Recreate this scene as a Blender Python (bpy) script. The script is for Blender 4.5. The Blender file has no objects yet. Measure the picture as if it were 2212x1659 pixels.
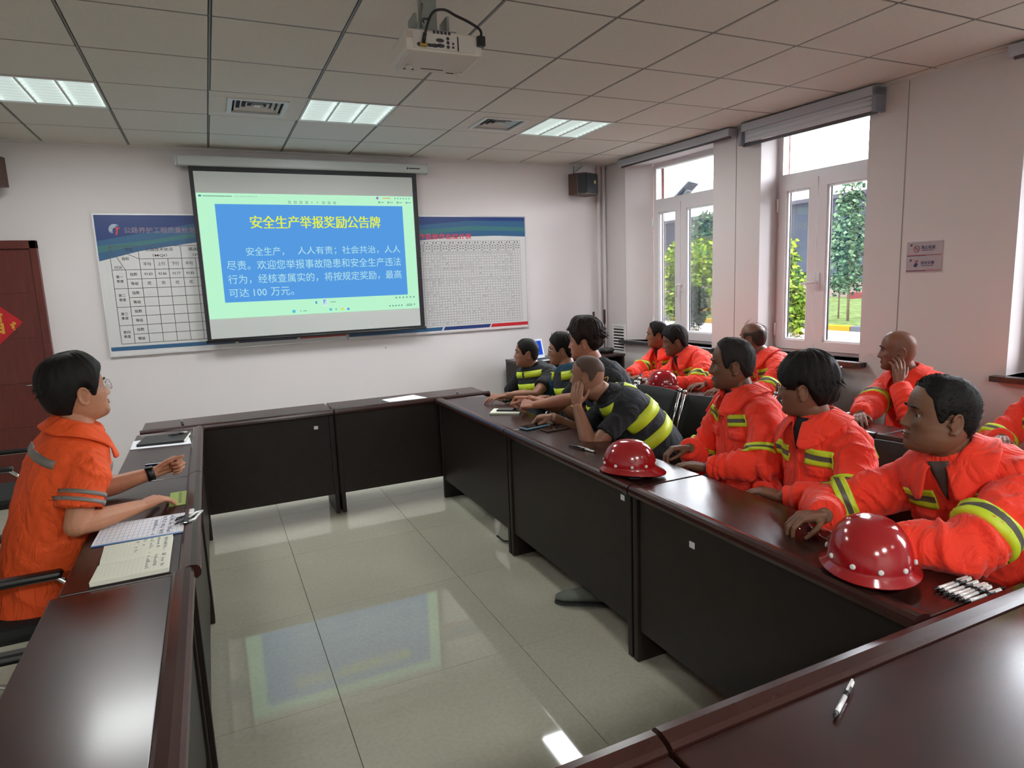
import bpy, bmesh, math, random
import numpy as np
from mathutils import Vector, Matrix, noise
from mathutils.bvhtree import BVHTree
random.seed(7); rng = np.random.default_rng(7)
SC = bpy.context.scene; COL = SC.collection
PI = math.pi
HC = 2.868                                   # ceiling height

# ------------------------------------------------------------------ camera, world, exposure
def look_matrix(yaw, pitch, roll):
    f = Vector((math.sin(yaw)*math.cos(pitch), math.cos(yaw)*math.cos(pitch), math.sin(pitch)))
    r = Vector((math.cos(yaw), -math.sin(yaw), 0)); u = r.cross(f)
    r2 = math.cos(roll)*r + math.sin(roll)*u; u2 = -math.sin(roll)*r + math.cos(roll)*u
    return Matrix((r2, u2, -f)).transposed()
cd = bpy.data.cameras.new('camera'); cam = bpy.data.objects.new('camera', cd); COL.objects.link(cam)
cd.sensor_width = 36; cd.lens = 36*1398.2/2212; cd.clip_start = 0.02; cd.clip_end = 300
cam.matrix_world = Matrix.Translation((-0.1412, -6.4255, HC-1.2408)) @ look_matrix(.4315, -.1569, -.0397).to_4x4()
SC.camera = cam
SC.view_settings.view_transform = 'Standard'; SC.view_settings.look = 'None'
SC.view_settings.gamma = 1; SC.view_settings.use_curve_mapping = False
SC.view_settings.exposure = 0.0
SC.cycles.use_denoising = True
SC.cycles.max_bounces = 7; SC.cycles.diffuse_bounces = 4; SC.cycles.glossy_bounces = 4
SC.cycles.transmission_bounces = 6; SC.cycles.transparent_max_bounces = 8
SC.cycles.caustics_reflective = False; SC.cycles.caustics_refractive = False
SC.cycles.sample_clamp_indirect = 6
w = bpy.data.worlds.new('overcast_sky'); SC.world = w; w.use_nodes = True
wn = w.node_tree.nodes; wl = w.node_tree.links; bg = wn['Background']
tc = wn.new('ShaderNodeTexCoord'); sx = wn.new('ShaderNodeSeparateXYZ'); cr = wn.new('ShaderNodeValToRGB')
wl.new(tc.outputs['Generated'], sx.inputs[0]); wl.new(sx.outputs[2], cr.inputs[0]); wl.new(cr.outputs[0], bg.inputs[0])
cr.color_ramp.elements[0].position = 0.0; cr.color_ramp.elements[0].color = (.95, .96, 1, 1)
cr.color_ramp.elements[1].position = 1.0; cr.color_ramp.elements[1].color = (.92, .94, 1, 1)
SKY = 36.0
bg.inputs[1].default_value = SKY

# ------------------------------------------------------------------ helpers
def tag(o, label=None, cat=None, group=None, kind=None):
    if label: o['label'] = label
    if cat: o['category'] = cat
    if group: o['group'] = group
    if kind: o['kind'] = kind
    return o
def empty(name, loc=(0, 0, 0), rz=0, label=None, cat=None, group=None, kind=None, parent=None):
    o = bpy.data.objects.new(name, None); COL.objects.link(o); o.location = loc; o.rotation_euler = (0, 0, rz)
    o.empty_display_size = .05
    if parent: o.parent = parent
    return tag(o, label, cat, group, kind)
def copy_tree(o, parent=None):
    c = o.copy(); COL.objects.link(c); c.parent = parent
    for ch in list(o.children): copy_tree(ch, c)
    return c
def addmesh(name, me, parent=None, mats=(), smooth=False, loc=None):
    o = bpy.data.objects.new(name, me); COL.objects.link(o)
    for m in mats: me.materials.append(m)
    if smooth: me.shade_smooth()
    if parent: o.parent = parent
    if loc is not None: o.location = loc
    return o
class MB:
    def __init__(s): s.v = []; s.f = []; s.m = []; s.sm = []
    def add(s, vs, fs, mi=0, smooth=False):
        b = len(s.v); s.v += [tuple(x) for x in vs]
        s.f += [tuple(b+i for i in f) for f in fs]; s.m += [mi]*len(fs); s.sm += [smooth]*len(fs); return s
    def box(s, c, d, mi=0, rot=None, bev=0.0):
        """c centre, d full sizes; bev chamfers all edges"""
        hx, hy, hz = d[0]/2, d[1]/2, d[2]/2
        if bev <= 0:
            vs = [(x, y, z) for x in (-hx, hx) for y in (-hy, hy) for z in (-hz, hz)]
            fs = [(0, 1, 3, 2), (4, 6, 7, 5), (0, 4, 5, 1), (2, 3, 7, 6), (0, 2, 6, 4), (1, 5, 7, 3)]
        else:
            b = min(bev, hx*.9, hy*.9, hz*.9)
            bm = bmesh.new(); bmesh.ops.create_cube(bm, size=1)
            for v in bm.verts: v.co = Vector((v.co.x*d[0], v.co.y*d[1], v.co.z*d[2]))
            bmesh.ops.bevel(bm, geom=bm.edges[:], offset=b, segments=2, profile=.5, affect='EDGES')
            bm.verts.index_update(); vs = [v.co.copy() for v in bm.verts]; fs = [[v.index for v in f.verts] for f in bm.faces]; bm.free()
        R = rot if rot is not None else Matrix.Identity(3)
        c = Vector(c); vs = [R @ Vector(v) + c for v in vs]
        return s.add(vs, fs, mi)
    def lohi(s, a, b, mi=0, bev=0.0):
        return s.box([(a[i]+b[i])/2 for i in range(3)], [abs(b[i]-a[i]) for i in range(3)], mi, None, bev)
    def tube(s, pts, r, n=10, mi=0, cap=True, smooth=True):
        pts = [Vector(p) for p in pts]; rs = r if isinstance(r, (list, tuple)) else [r]*len(pts)
        t0 = (pts[1]-pts[0]).normalized(); a = t0.orthogonal().normalized(); vs = []; fs = []
        for i, p in enumerate(pts):
            if i == 0: t = t0
            elif i == len(pts)-1: t = (pts[-1]-pts[-2]).normalized()
            else: t = ((pts[i+1]-p).normalized()+(p-pts[i-1]).normalized()).normalized()
            a = (a-t*a.dot(t)).normalized(); b = t.cross(a)
            for k in range(n): vs.append(p+(a*math.cos(2*PI*k/n)+b*math.sin(2*PI*k/n))*rs[i])
        for i in range(len(pts)-1):
            for k in range(n):
                k2 = (k+1) % n; fs.append((i*n+k, i*n+k2, (i+1)*n+k2, (i+1)*n+k))
        s.add(vs, fs, mi, smooth)
        if cap:
            b = len(s.v)-len(vs); s.f += [tuple(b+k for k in reversed(range(n))), tuple(b+(len(pts)-1)*n+k for k in range(n))]; s.m += [mi, mi]; s.sm += [False, False]
        return s
    def cyl(s, p0, p1, r0, r1=None, n=16, mi=0, smooth=True): return s.tube([p0, p1], [r0, r0 if r1 is None else r1], n, mi, True, smooth)
    def lathe(s, prof, c=(0, 0, 0), n=24, mi=0, axis='z'):
        vs = []; fs = []
        for (r, z) in prof:
            for k in range(n):
                a = 2*PI*k/n; vs.append((c[0]+r*math.cos(a), c[1]+r*math.sin(a), c[2]+z))
        for i in range(len(prof)-1):
            for k in range(n):
                k2 = (k+1) % n; fs.append((i*n+k, i*n+k2, (i+1)*n+k2, (i+1)*n+k))
        return s.add(vs, fs, mi, True)
    def prism(s, poly, a, b, fn, mi=0):
        """extrude 2d poly between a and b; fn(p, t) -> 3d"""
        n = len(poly); vs = [fn(p, a) for p in poly]+[fn(p, b) for p in poly]
        fs = [tuple(reversed(range(n))), tuple(range(n, 2*n))]+[(i, (i+1) % n, n+(i+1) % n, n+i) for i in range(n)]
        return s.add(vs, fs, mi)
    def sphere(s, c, r, mi=0, nu=16, nv=10, R=None):
        rr = (r, r, r) if not isinstance(r, (tuple, list)) else r
        vs = []; fs = []
        for j in range(nv+1):
            p = PI*j/nv
            for i in range(nu):
                a = 2*PI*i/nu; q = Vector((rr[0]*math.sin(p)*math.cos(a), rr[1]*math.sin(p)*math.sin(a), rr[2]*math.cos(p)))
                if R is not None: q = R @ q
                vs.append(q+Vector(c))
        for j in range(nv):
            for i in range(nu):
                i2 = (i+1) % nu; fs.append((j*nu+i, (j+1)*nu+i, (j+1)*nu+i2, j*nu+i2))
        return s.add(vs, fs, mi, True)
    def mesh(s, name='m'):
        me = bpy.data.meshes.new(name); me.from_pydata(s.v, [], s.f)
        me.polygons.foreach_set('material_index', s.m); me.polygons.foreach_set('use_smooth', s.sm); me.update()
        return me
    def obj(s, name, mats, parent=None, loc=None):
        if not isinstance(mats, (list, tuple)): mats = [mats]
        return addmesh(name, s.mesh(name), parent, mats, False, loc)
def curve_pts(pts, n=6):
    P_ = [Vector(p) for p in pts]; P_ = [P_[0]*2-P_[1]]+P_+[P_[-1]*2-P_[-2]]; out = []
    for i in range(1, len(P_)-2):
        for k in range(n):
            t = k/n; a, b, c, d = P_[i-1:i+3]; out.append(.5*((2*b)+(c-a)*t+(2*a-5*b+4*c-d)*t*t+(3*b-a-3*c+d)*t**3))
    return out+[P_[-2]]
def L(r, g, b):
    f = lambda c: (c/255/12.92) if c/255 <= .04045 else ((c/255+.055)/1.055)**2.4
    return (f(r), f(g), f(b), 1)
def mat(name, col, rough=.5, metal=0, spec=.5, noise_s=0, noise_amt=.1, bump=0, bump_s=200, coat=0, stretch=None, emit=None, es=1, alpha=None, coat_r=.1, sheen=0):
    m = bpy.data.materials.new(name); m.use_nodes = True; nt = m.node_tree; n = nt.nodes; l = nt.links; p = n['Principled BSDF']
    p.inputs['Base Color'].default_value = col; p.inputs['Roughness'].default_value = rough; p.inputs['Metallic'].default_value = metal
    p.inputs['Specular IOR Level'].default_value = spec; p.inputs['Coat Weight'].default_value = coat; p.inputs['Coat Roughness'].default_value = coat_r
    p.inputs['Sheen Weight'].default_value = sheen
    if emit: p.inputs['Emission Color'].default_value = emit; p.inputs['Emission Strength'].default_value = es
    if noise_s or bump:
        t = n.new('ShaderNodeTexCoord'); mp = n.new('ShaderNodeMapping'); l.new(t.outputs['Object'], mp.inputs[0])
        if stretch: mp.inputs['Scale'].default_value = stretch
    if noise_s:
        nz = n.new('ShaderNodeTexNoise'); nz.inputs['Scale'].default_value = noise_s; nz.inputs['Detail'].default_value = 5; l.new(mp.outputs[0], nz.inputs[0])
        rp = n.new('ShaderNodeValToRGB'); l.new(nz.outputs[0], rp.inputs[0])
        rp.color_ramp.elements[0].position = .3; rp.color_ramp.elements[1].position = .7
        rp.color_ramp.elements[0].color = tuple(c*(1-noise_amt) for c in col[:3])+(1,); rp.color_ramp.elements[1].color = tuple(min(1, c*(1+noise_amt)) for c in col[:3])+(1,)
        l.new(rp.outputs[0], p.inputs['Base Color'])
    if bump:
        nb = n.new('ShaderNodeTexNoise'); nb.inputs['Scale'].default_value = bump_s; nb.inputs['Detail'].default_value = 3; l.new(mp.outputs[0], nb.inputs[0])
        bp = n.new('ShaderNodeBump'); bp.inputs['Strength'].default_value = bump; bp.inputs['Distance'].default_value = .002; l.new(nb.outputs[0], bp.inputs['Height']); l.new(bp.outputs[0], p.inputs['Normal'])
    return m
def glass(name, tint=(1, 1, 1, 1), refl=.08):
    m = bpy.data.materials.new(name); m.use_nodes = True; nt = m.node_tree; n = nt.nodes; l = nt.links; n.remove(n['Principled BSDF'])
    t = n.new('ShaderNodeBsdfTransparent'); t.inputs[0].default_value = tint; g = n.new('ShaderNodeBsdfGlossy'); g.inputs['Roughness'].default_value = .02
    fr = n.new('ShaderNodeFresnel'); fr.inputs[0].default_value = 1.45; mx = n.new('ShaderNodeMixShader'); ml = n.new('ShaderNodeMath'); ml.operation = 'MULTIPLY'; ml.inputs[1].default_value = refl*10
    l.new(fr.outputs[0], ml.inputs[0]); l.new(ml.outputs[0], mx.inputs[0]); l.new(t.outputs[0], mx.inputs[1]); l.new(g.outputs[0], mx.inputs[2]); l.new(mx.outputs[0], n['Material Output'].inputs[0])
    return m
M = {}
M['wall'] = mat('wall_paint', L(214, 208, 208), .75, noise_s=1.5, noise_amt=.02, bump=.08, bump_s=300)
M['ceil'] = mat('ceiling_board', L(214, 209, 200), .85, noise_s=160, noise_amt=.09, bump=.35, bump_s=220)
M['runner'] = mat('ceiling_runner', L(215, 215, 212), .4, metal=.0)
M['tbar'] = mat('shaded_ceiling_tee', L(118, 113, 108), .5)  # white tees darkened: shadow of the gaps beside them put into the colour
M['gap'] = mat('shadow_gap', L(40, 38, 36), .8)
M['wood'] = mat('mahogany', L(46, 21, 17), .27, spec=.34, noise_s=9, noise_amt=.35, stretch=(1, 1, 1), bump=.02, bump_s=60, coat=.24, coat_r=.14)
M['wood_rim'] = mat('mahogany_rim', L(54, 28, 24), .22, spec=.5, noise_s=12, noise_amt=.14)
M['wood_dark'] = mat('dark_panel', L(35, 27, 23), .45, spec=.35, noise_s=20, noise_amt=.2)
M['door'] = mat('door_veneer', L(88, 30, 22), .38, noise_s=7, noise_amt=.2, stretch=(6, 6, .7))
M['white'] = mat('white_plastic', L(225, 224, 220), .4)
M['pvc'] = mat('window_frame_pvc', L(222, 218, 220), .35)
M['metal'] = mat('chrome', L(200, 200, 200), .18, metal=1)
M['grey_metal'] = mat('grey_metal', L(150, 155, 152), .4, metal=.6)
M['black'] = mat('black_plastic', L(22, 22, 23), .4)
M['blackgloss'] = mat('black_gloss', L(15, 16, 20), .12)
M['mesh_fabric'] = mat('black_mesh_fabric', L(26, 27, 28), .8, bump=.4, bump_s=500)
M['paper'] = mat('paper', L(232, 234, 240), .7)
M['cream'] = mat('cream_paper', L(232, 232, 214), .7)
M['ink'] = mat('ink', L(50, 50, 66), .7)
M['stone'] = mat('dark_stone_sill', L(52, 50, 52), .25, noise_s=60, noise_amt=.3)
M['helmet'] = mat('red_helmet_shell', L(160, 20, 28), .16, spec=.6, noise_s=14, noise_amt=.06, coat=.4)
M['glass'] = glass('window_glass', (.97, .99, 1, 1), .06)
M['lens'] = glass('spectacle_lens', (.95, .97, .97, 1), .12)
M['dusty'] = mat('helmet_inside', L(40, 38, 38), .7)
# ------------------------------------------------------------------ the setting
XL, YB = -3.4, -9.4
fm = mat('glazed_floor_tile', L(186, 184, 166), .04, spec=.75, noise_s=2.2, noise_amt=.05, bump=.012, bump_s=5)
_n = fm.node_tree.nodes; _l = fm.node_tree.links
_v = _n.new('ShaderNodeTexNoise'); _v.inputs['Scale'].default_value = 55; _v.inputs['Detail'].default_value = 8
_mx = _n.new('ShaderNodeMixRGB'); _mx.blend_type = 'MULTIPLY'; _mx.inputs[0].default_value = .25
_src = _n['Principled BSDF'].inputs['Base Color'].links[0].from_socket
_l.new(_n['Mapping'].outputs[0], _v.inputs[0]); _l.new(_src, _mx.inputs[1]); _l.new(_v.outputs[0], _mx.inputs[2]); _l.new(_mx.outputs[0], _n['Principled BSDF'].inputs['Base Color'])
M['floor'] = fm; M['grout'] = mat('tile_grout', L(110, 105, 92), .8)
fl = MB().lohi((XL, YB, -.12), (4.45, .0, -.006)).obj('floor', M['grout']); tag(fl, kind='structure')
tile_me = {}
x0, y0 = .182-.8*6, -3.97-.8*8
def tile_mesh(w_, d_):
    k = (round(w_, 3), round(d_, 3))
    if k not in tile_me:
        g = .0012; tile_me[k] = MB().box((w_/2, d_/2, -.004), (w_-2*g, d_-2*g, .008), bev=.0008).mesh('floor_tile'); tile_me[k].materials.append(M['floor'])
    return tile_me[k]
for i in range(12):
    for j in range(14):
        a, b = x0+i*.8, y0+j*.8; a1, b1 = min(a+.8, 4.36), min(b+.8, 0.0); a0, b0 = max(a, XL), max(b, YB)
        if a1-a0 > .02 and b1-b0 > .02: addmesh('floor_tile', tile_mesh(a1-a0, b1-b0), fl, (), False, (a0, b0, 0))

# front wall with a door opening is solid here; the door stands proud in its casing
wf = MB(); wf.lohi((XL-.2, 0, -.1), (4.6, .24, HC+.3)); wf = wf.obj('wall_front', M['wall']); tag(wf, kind='structure')
tag(MB().lohi((XL-.2, YB-.2, -.1), (XL, .24, HC+.3)).obj('wall_left', M['wall']), kind='structure')
tag(MB().lohi((XL-.2, YB-.2, -.1), (5.2, YB, HC+.3)).obj('wall_back', M['wall']), kind='structure')
# right wall, slightly out of square with the room: u runs along it, d outward
_a = Vector((.0548, -1, 0)).normalized(); _nrm = Vector((1, .0548, 0)).normalized()
def W(u, d, z): return Vector((4.07, 0, 0)) + _a*u + _nrm*d + Vector((0, 0, z))
def wbox(mb, u0, u1, d0, d1, z0, z1, mi=0):
    vs = [W(u, d, z) for u in (u0, u1) for d in (d0, d1) for z in (z0, z1)]
    return mb.add(vs, [(0, 1, 3, 2), (4, 6, 7, 5), (0, 4, 5, 1), (2, 3, 7, 6), (0, 2, 6, 4), (1, 5, 7, 3)], mi)
SILL, HEAD = .93, 2.80
wins = [(.37, 1.66), (2.2, 3.15), (4.12, 5.2), (6.1, 7.1)]
M['facade'] = mat('terracotta_facade_paint', L(150, 92, 80), .8)
wr = MB(); us = [-.2]+[t for w_ in wins for t in w_]+[9.6]
for k in range(0, len(us), 2): wbox(wr, us[k], us[k+1], 0, .285, -.1, HC+.3)
for (a, b) in wins: wbox(wr, a, b, 0, .285, -.1, SILL); wbox(wr, a, b, 0, .285, HEAD, HC+.3)
# splayed plaster return beside the far window
wr.prism([(.0, .365), (.0, .372), (.205, .585), (.205, .365)], SILL, HEAD, lambda p, t: W(p[1], p[0], t))
wr = wr.obj('wall_right', M['wall']); tag(wr, kind='structure')
fc = MB()                                     # outer leaf, seen as the salmon strip beside the glass
us2 = [-.2, .43, 1.56, 2.085, 3.06, 4.0, 5.1, 5.93, 7.0, 9.6]
for k in range(0, 10, 2): wbox(fc, us2[k], us2[k+1], 0.29, .50, -.6, HC+.6)
for k in range(1, 9, 2): wbox(fc, us2[k], us2[k+1], 0.29, .50, -.6, SILL-.02); wbox(fc, us2[k], us2[k+1], 0.29, .50, HEAD+.02, HC+.6)
tag(fc.obj('wall_outer', M['facade']), kind='structure')
M['seam'] = mat('plaster_seam', L(150, 145, 140), .8)
tj = MB()
for u in (1.93, 3.42): wbox(tj, u, u+.006, -.002, .0005, .05, HC-.02)
tag(tj.obj('trim_1', M['seam']), kind='structure')

def window(n, a, b, mull, hinge_side=True, f0=None):
    root = empty('window_%d' % n, W((a+b)/2, .24, SILL), kind='structure')
    def add(name, mb, m):
        o = mb.obj(name, m); o.parent = root; o.matrix_parent_inverse = Matrix.Translation(-root.location); return o
    f0 = a if f0 is None else f0
    d0, d1 = .21, .28; fr = MB(); zb, zt, tz = SILL+.005, HEAD, 2.385
    wbox(fr, f0, f0+.05, d0, d1, zb, zt); wbox(fr, b-.05, b, d0, d1, zb, zt); wbox(fr, f0+.05, b-.05, d0, d1, zb, zb+.045); wbox(fr, f0+.05, b-.05, d0, d1, zt-.05, zt)
    wbox(fr, f0+.05, b-.05, d0, d1, tz-.04, tz+.045)
    add('window_frame', fr, M['pvc'])
    for (s0, s1) in ((f0+.035, mull-.006), (mull+.004, b-.035)):
        z0, z1 = zb+.025, tz-.02; cs = MB(); e0, e1 = d0-.022, d0+.045; t = .075
        wbox(cs, s0, s0+t, e0, e1, z0, z1); wbox(cs, s1-t, s1, e0, e1, z0, z1); wbox(cs, s0+t, s1-t, e0, e1, z0, z0+t); wbox(cs, s0+t, s1-t, e0, e1, z1-t, z1)
        c = add('casement', cs, M['pvc'])
        bd = MB(); q = .016
        for (p0, p1, r0, r1) in ((s0+t, s0+t+q, z0+t, z1-t), (s1-t-q, s1-t, z0+t, z1-t), (s0+t, s1-t, z0+t, z0+t+q), (s0+t, s1-t, z1-t-q, z1-t)): wbox(bd, p0, p1, e0+.012, d0+.024, r0, r1)
        g = bd.obj('glazing_bead', M['beadm']); g.parent = c
        gk = MB()
        for (p0, p1, r0, r1) in ((s0+t+q, s0+t+q+.006, z0+t+q, z1-t-q), (s1-t-q-.006, s1-t-q, z0+t+q, z1-t-q)): wbox(gk, p0, p1, d0+.012, d0+.022, r0, r1)
        g2 = gk.obj('gasket', M['black']); g2.parent = c
        pn = MB(); wbox(pn, s0+t+q, s1-t-q, d0+.02, d0+.026, z0+t+q, z1-t-q); p_ = pn.obj('pane', M['glass']); p_.parent = c
    pn = MB(); wbox(pn, f0+.05, b-.05, d0+.03, d0+.036, tz+.045, zt-.05); add('pane', pn, M['glass'])
    hd = MB()
    wbox(hd, mull+.012, mull+.042, d0-.036, d0-.02, 1.46, 1.60)
    hd.tube([W(mull+.027, d0-.03, 1.525), W(mull+.027, d0-.075, 1.525), W(mull+.005, d0-.085, 1.523), W(mull-.09, d0-.085, 1.513) if n == 2 else W(mull+.012, d0-.085, 1.40)], [.012, .012, .012, .008], 8)
    add('handle', hd, M['pvc'])
    hg = MB()
    for z in (1.12, 2.18): hg.tube([W(f0+.022, d0-.02, z-.055), W(f0+.022, d0-.02, z+.055)], .011, 8)
    add('hinge', hg, M['beadm'])
    sl = MB(); wbox(sl, a-.06, b+.06, -.07, .2, SILL-.035, SILL)
    s_ = add('window_sill', sl, M['stone'])
    return root
M['beadm'] = mat('white_glazing_bead', L(238, 240, 244), .3)
window(1, .37, 1.66, 1.03, f0=.585); window(2, 2.2, 3.15, 2.615); window(3, 4.12, 5.2, 4.66); window(4, 6.1, 7.1, 6.6)

# ceiling: slab, boards, runners
ce = MB().lohi((XL, YB, HC+.02), (4.75, 0, HC+.3)).obj('ceiling', M['gap']); tag(ce, kind='structure')
cm = {}
def ceil_tile(x, y, w_, d_, m):
    k = (round(w_, 3), round(d_, 3), m.name)
    if k not in cm:
        cm[k] = MB().box((w_/2, d_/2, .007), (w_-.017, d_-.017, .012), bev=.003).mesh('ceiling_tile'); cm[k].materials.append(m)
    o = addmesh('ceiling_tile', cm[k], ce, (), False, (x, y, HC)); return o
special = {}
for c in (-2, 1, 4): special[(c, 2)] = 'light'
for c in (-2, 1, 4): special[(c, 13)] = 'light'  # unseen row behind the camera, added as fill light
for c in (-1, 5): special[(c, 5)] = None
special[(0, 2)] = 'vent'; special[(3, 2)] = 'vent'
def vent(x, y, label):
    r = empty('ceiling_vent', (x+.3, y+.3, HC), 0, label, 'vent', 'square ceiling vents')
    fr = MB(); s = .19
    for a0, a1, b0, b1 in ((-s, s, s-.03, s), (-s, s, -s, -s+.03), (-s, -s+.03, -s+.03, s-.03), (s-.03, s, -s+.03, s-.03)): fr.lohi((a0, b0, -.008), (a1, b1, .006))
    fr.obj('frame', M['runner'], r)
    MB().lohi((-s+.03, -s+.03, .05), (s-.03, s-.03, .06)).obj('backing', M['gap'], r)
    for k, q in enumerate((.145, .11, .075, .04)):
        lv = MB(); q2 = q-.022
        for (dx, dy) in ((1, 0), (-1, 0), (0, 1), (0, -1)):
            if dx: lv.add([(dx*q, -q, .004), (dx*q, q, .004), (dx*q2, q2, .03), (dx*q2, -q2, .03)], [(0, 1, 2, 3)])
            else: lv.add([(-q, dy*q, .004), (q, dy*q, .004), (q2, dy*q2, .03), (-q2, dy*q2, .03)], [(0, 1, 2, 3)])
        lv.obj('louvre', M['runner'], r)
    MB().box((0, 0, .006), (.04, .04, .004)).obj('louvre', M['runner'], r)
    return r
M['lamp'] = mat('lamp_tube', (1, 1, 1, 1), .5, emit=(.93, 1, .97, 1), es=14)
M['louvre'] = mat('glowing_lamp_reflector', L(225, 232, 230), .25, metal=.3, emit=(.85, 1, .95, 1), es=.5)  # reflector emits by itself, standing in for tube light falling on it
def lamp(x, y, label):
    r = empty('ceiling_light', (x+.3, y+.3, HC), 0, label, 'light', 'recessed ceiling lights')
    f = MB(); s = .298
    for a0, a1, b0, b1 in ((-s, s, s-.012, s), (-s, s, -s, -s+.012), (-s, -s+.012, -s+.012, s-.012), (s-.012, s, -s+.012, s-.012)): f.lohi((a0, b0, -.004), (a1, b1, .07))
    for q in (-.097, .097): f.lohi((q-.005, -s+.012, -.003), (q+.005, s-.012, .05))
    f.obj('frame', M['runner'], r)
    for q in (-.194, 0, .194):
        t = MB(); t.tube([(q, -.26, .035), (q, .26, .035)], .014, 10); t.obj('tube', M['lamp'], r)
    b = MB()
    for q in (-.194, 0, .194):
        for sg in (-1, 1): b.add([(q+sg*.09, -.285, .004), (q+sg*.09, .285, .004), (q+sg*.02, .285, .06), (q+sg*.02, -.285, .06)], [(0, 1, 2, 3)])
        for k in range(9):
            yy = -.26+.52*k/8; b.lohi((q-.09, yy-.001, .0), (q+.09, yy+.001, .022))
    b.lohi((-s, -s, .062), (s, s, .07))
    b.obj('reflector', M['louvre'], r)
    la = bpy.data.lights.new('lamp_glow', 'AREA'); la.shape = 'SQUARE'; la.size = .54; la.energy = LAMP_W*(1 if y > -5 else 2.6 if x < 2 else .3); la.color = (.97, 1, .99)
    lo = bpy.data.objects.new('lamp_glow', la); COL.objects.link(lo); lo.parent = r; lo.location = (0, 0, -.008)
    return r
LAMP_W = 27
lightlab = {(-2, 2): 'bright three-tube ceiling light at upper left, above the door side', (1, 2): 'bright three-tube ceiling light in front of the projection screen', (4, 2): 'bright three-tube ceiling light nearest the windows',
            (-2, 13): 'unseen ceiling light added at the far back on the left', (1, 13): 'unseen ceiling light added at the far back in the middle', (4, 13): 'unseen ceiling light added at the far back on the window side',
            }
for c in range(-6, 8):
    for r in range(0, 16):
        xa, xb = c*.6, c*.6+.6; yb, ya = -r*.6, -r*.6-.6          # cell between rows r and r+1
        k = special.get((c, r), 'tile')
        if k == 'light': lamp(xa, ya, lightlab[(c, r)]); continue
        if k == 'vent': vent(xa, ya, 'square louvred vent in the ceiling left of the middle light' if c == 0 else 'square louvred vent in the ceiling left of the window-side light')
        xx0, xx1 = max(xa, XL), min(xb, 4.75); yy0 = max(ya, YB); 
        if c == 7: xx1 = 4.4
        if xx1-xx0 < .03 or yb-yy0 < .03: continue
        if k == 'vent':
            g = .11
            for (p, q, ww, dd) in ((xa, ya, .6, g), (xa, yb-g, .6, g), (xa, ya+g, g, .6-2*g), (xb-g, ya+g, g, .6-2*g)):
                q_ = MB().lohi((p+.001, q+.001, HC+.001), (p+ww-.001, q+dd-.001, HC+.013)).obj('vent_surround', M['ceil'], ce)
        else: ceil_tile(xx0, yy0, xx1-xx0, yb-yy0, M['ceil'])
for c in range(-5, 8): MB().lohi((c*.6-.0045, YB, HC+.002), (c*.6+.0045, 0, HC+.02)).obj('runner', M['tbar'], ce)
for r in range(1, 16): MB().lohi((XL, -r*.6-.0045, HC+.0025), (4.5, -r*.6+.0045, HC+.02)).obj('runner', M['tbar'], ce)
tr = MB(); tr.lohi((XL, -.022, HC-.012), (4.2, 0, HC+.004)); wbox(tr, 0, 9.4, -.02, .002, HC-.012, HC+.004); tag(tr.obj('trim_2', M['runner']), kind='structure')
M['skirt'] = mat('grey_skirting_tile', L(150, 148, 140), .2)
tag(MB().lohi((-1.28, -.014, 0), (4.07, 0, .1)).obj('baseboard_front', M['skirt']), kind='structure')
bs = MB(); wbox(bs, 0, 9.3, -.012, 0, 0, .1); tag(bs.obj('baseboard_right', M['skirt']), kind='structure')

# door on the left of the front wall
d = empty('door_1', (-1.8, -.02, 0), kind='structure')
dm = MB(); dm.lohi((-.40, -.025, .01), (.42, .01, 2.03), bev=.003)
for k in range(5): z = .25+k*.36; dm.lohi((-.36, -.029, z), (.38, -.0245, z+.33), bev=.002)
dm.obj('door_leaf', M['door'], d)
dc = MB(); dc.lohi((.42, -.04, 0), (.47, .02, 2.098), bev=.003); dc.lohi((-.45, -.04, 2.035), (.47, .02, 2.10), bev=.003); dc.lohi((-.45, -.04, 0), (-.40, .02, 2.10), bev=.003)
dc.obj('door_frame', M['door'], d)
hn = MB(); hn.cyl((.37, -.03, .955), (.37, -.075, .955), .011); hn.tube([(.37, -.072, .955), (.27, -.074, .953)], [.010, .008], 8); hn.lohi((.35, -.036, .86), (.39, -.029, 1.02), bev=.003); hn.obj('door_handle', M['metal'], d)
# ------------------------------------------------------------------ lettering
def text_mesh(body, bold=0.0, res=2):
    cu = bpy.data.curves.new('lettering', 'FONT'); cu.body = body; cu.size = 1; cu.resolution_u = res; cu.offset = bold; cu.space_line = 1
    o = bpy.data.objects.new('lettering', cu); COL.objects.link(o)
    bpy.context.view_layer.update()
    me = bpy.data.meshes.new_from_object(o.evaluated_get(bpy.context.evaluated_depsgraph_get())); bpy.data.objects.remove(o); bpy.data.curves.remove(cu)
    a = np.zeros(len(me.vertices)*3); me.vertices.foreach_get('co', a); a = a.reshape(-1, 3)
    return me, a
def text_to(mb, body, x0, x1, z0, z1, fn, mi=0, bold=0.0, keep=False):
    """lettering stretched into the rectangle x0..x1, z0..z1; fn(x, z) -> 3d"""
    me, a = text_mesh(body, bold)
    if len(a) == 0: return
    lo, hi = a.min(0), a.max(0); sx_ = (x1-x0)/max(1e-6, hi[0]-lo[0]); sz_ = (z1-z0)/max(1e-6, hi[1]-lo[1])
    vs = [fn(x0+(p[0]-lo[0])*sx_, z0+(p[1]-lo[1])*sz_) for p in a]
    mb.add(vs, [tuple(p.vertices) for p in me.polygons], mi); bpy.data.meshes.remove(me)
def rect(mb, x0, x1, z0, z1, y, mi=0): mb.add([(x0, y, z0), (x1, y, z0), (x1, y, z1), (x0, y, z1)], [(0, 1, 2, 3)], mi)

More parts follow.
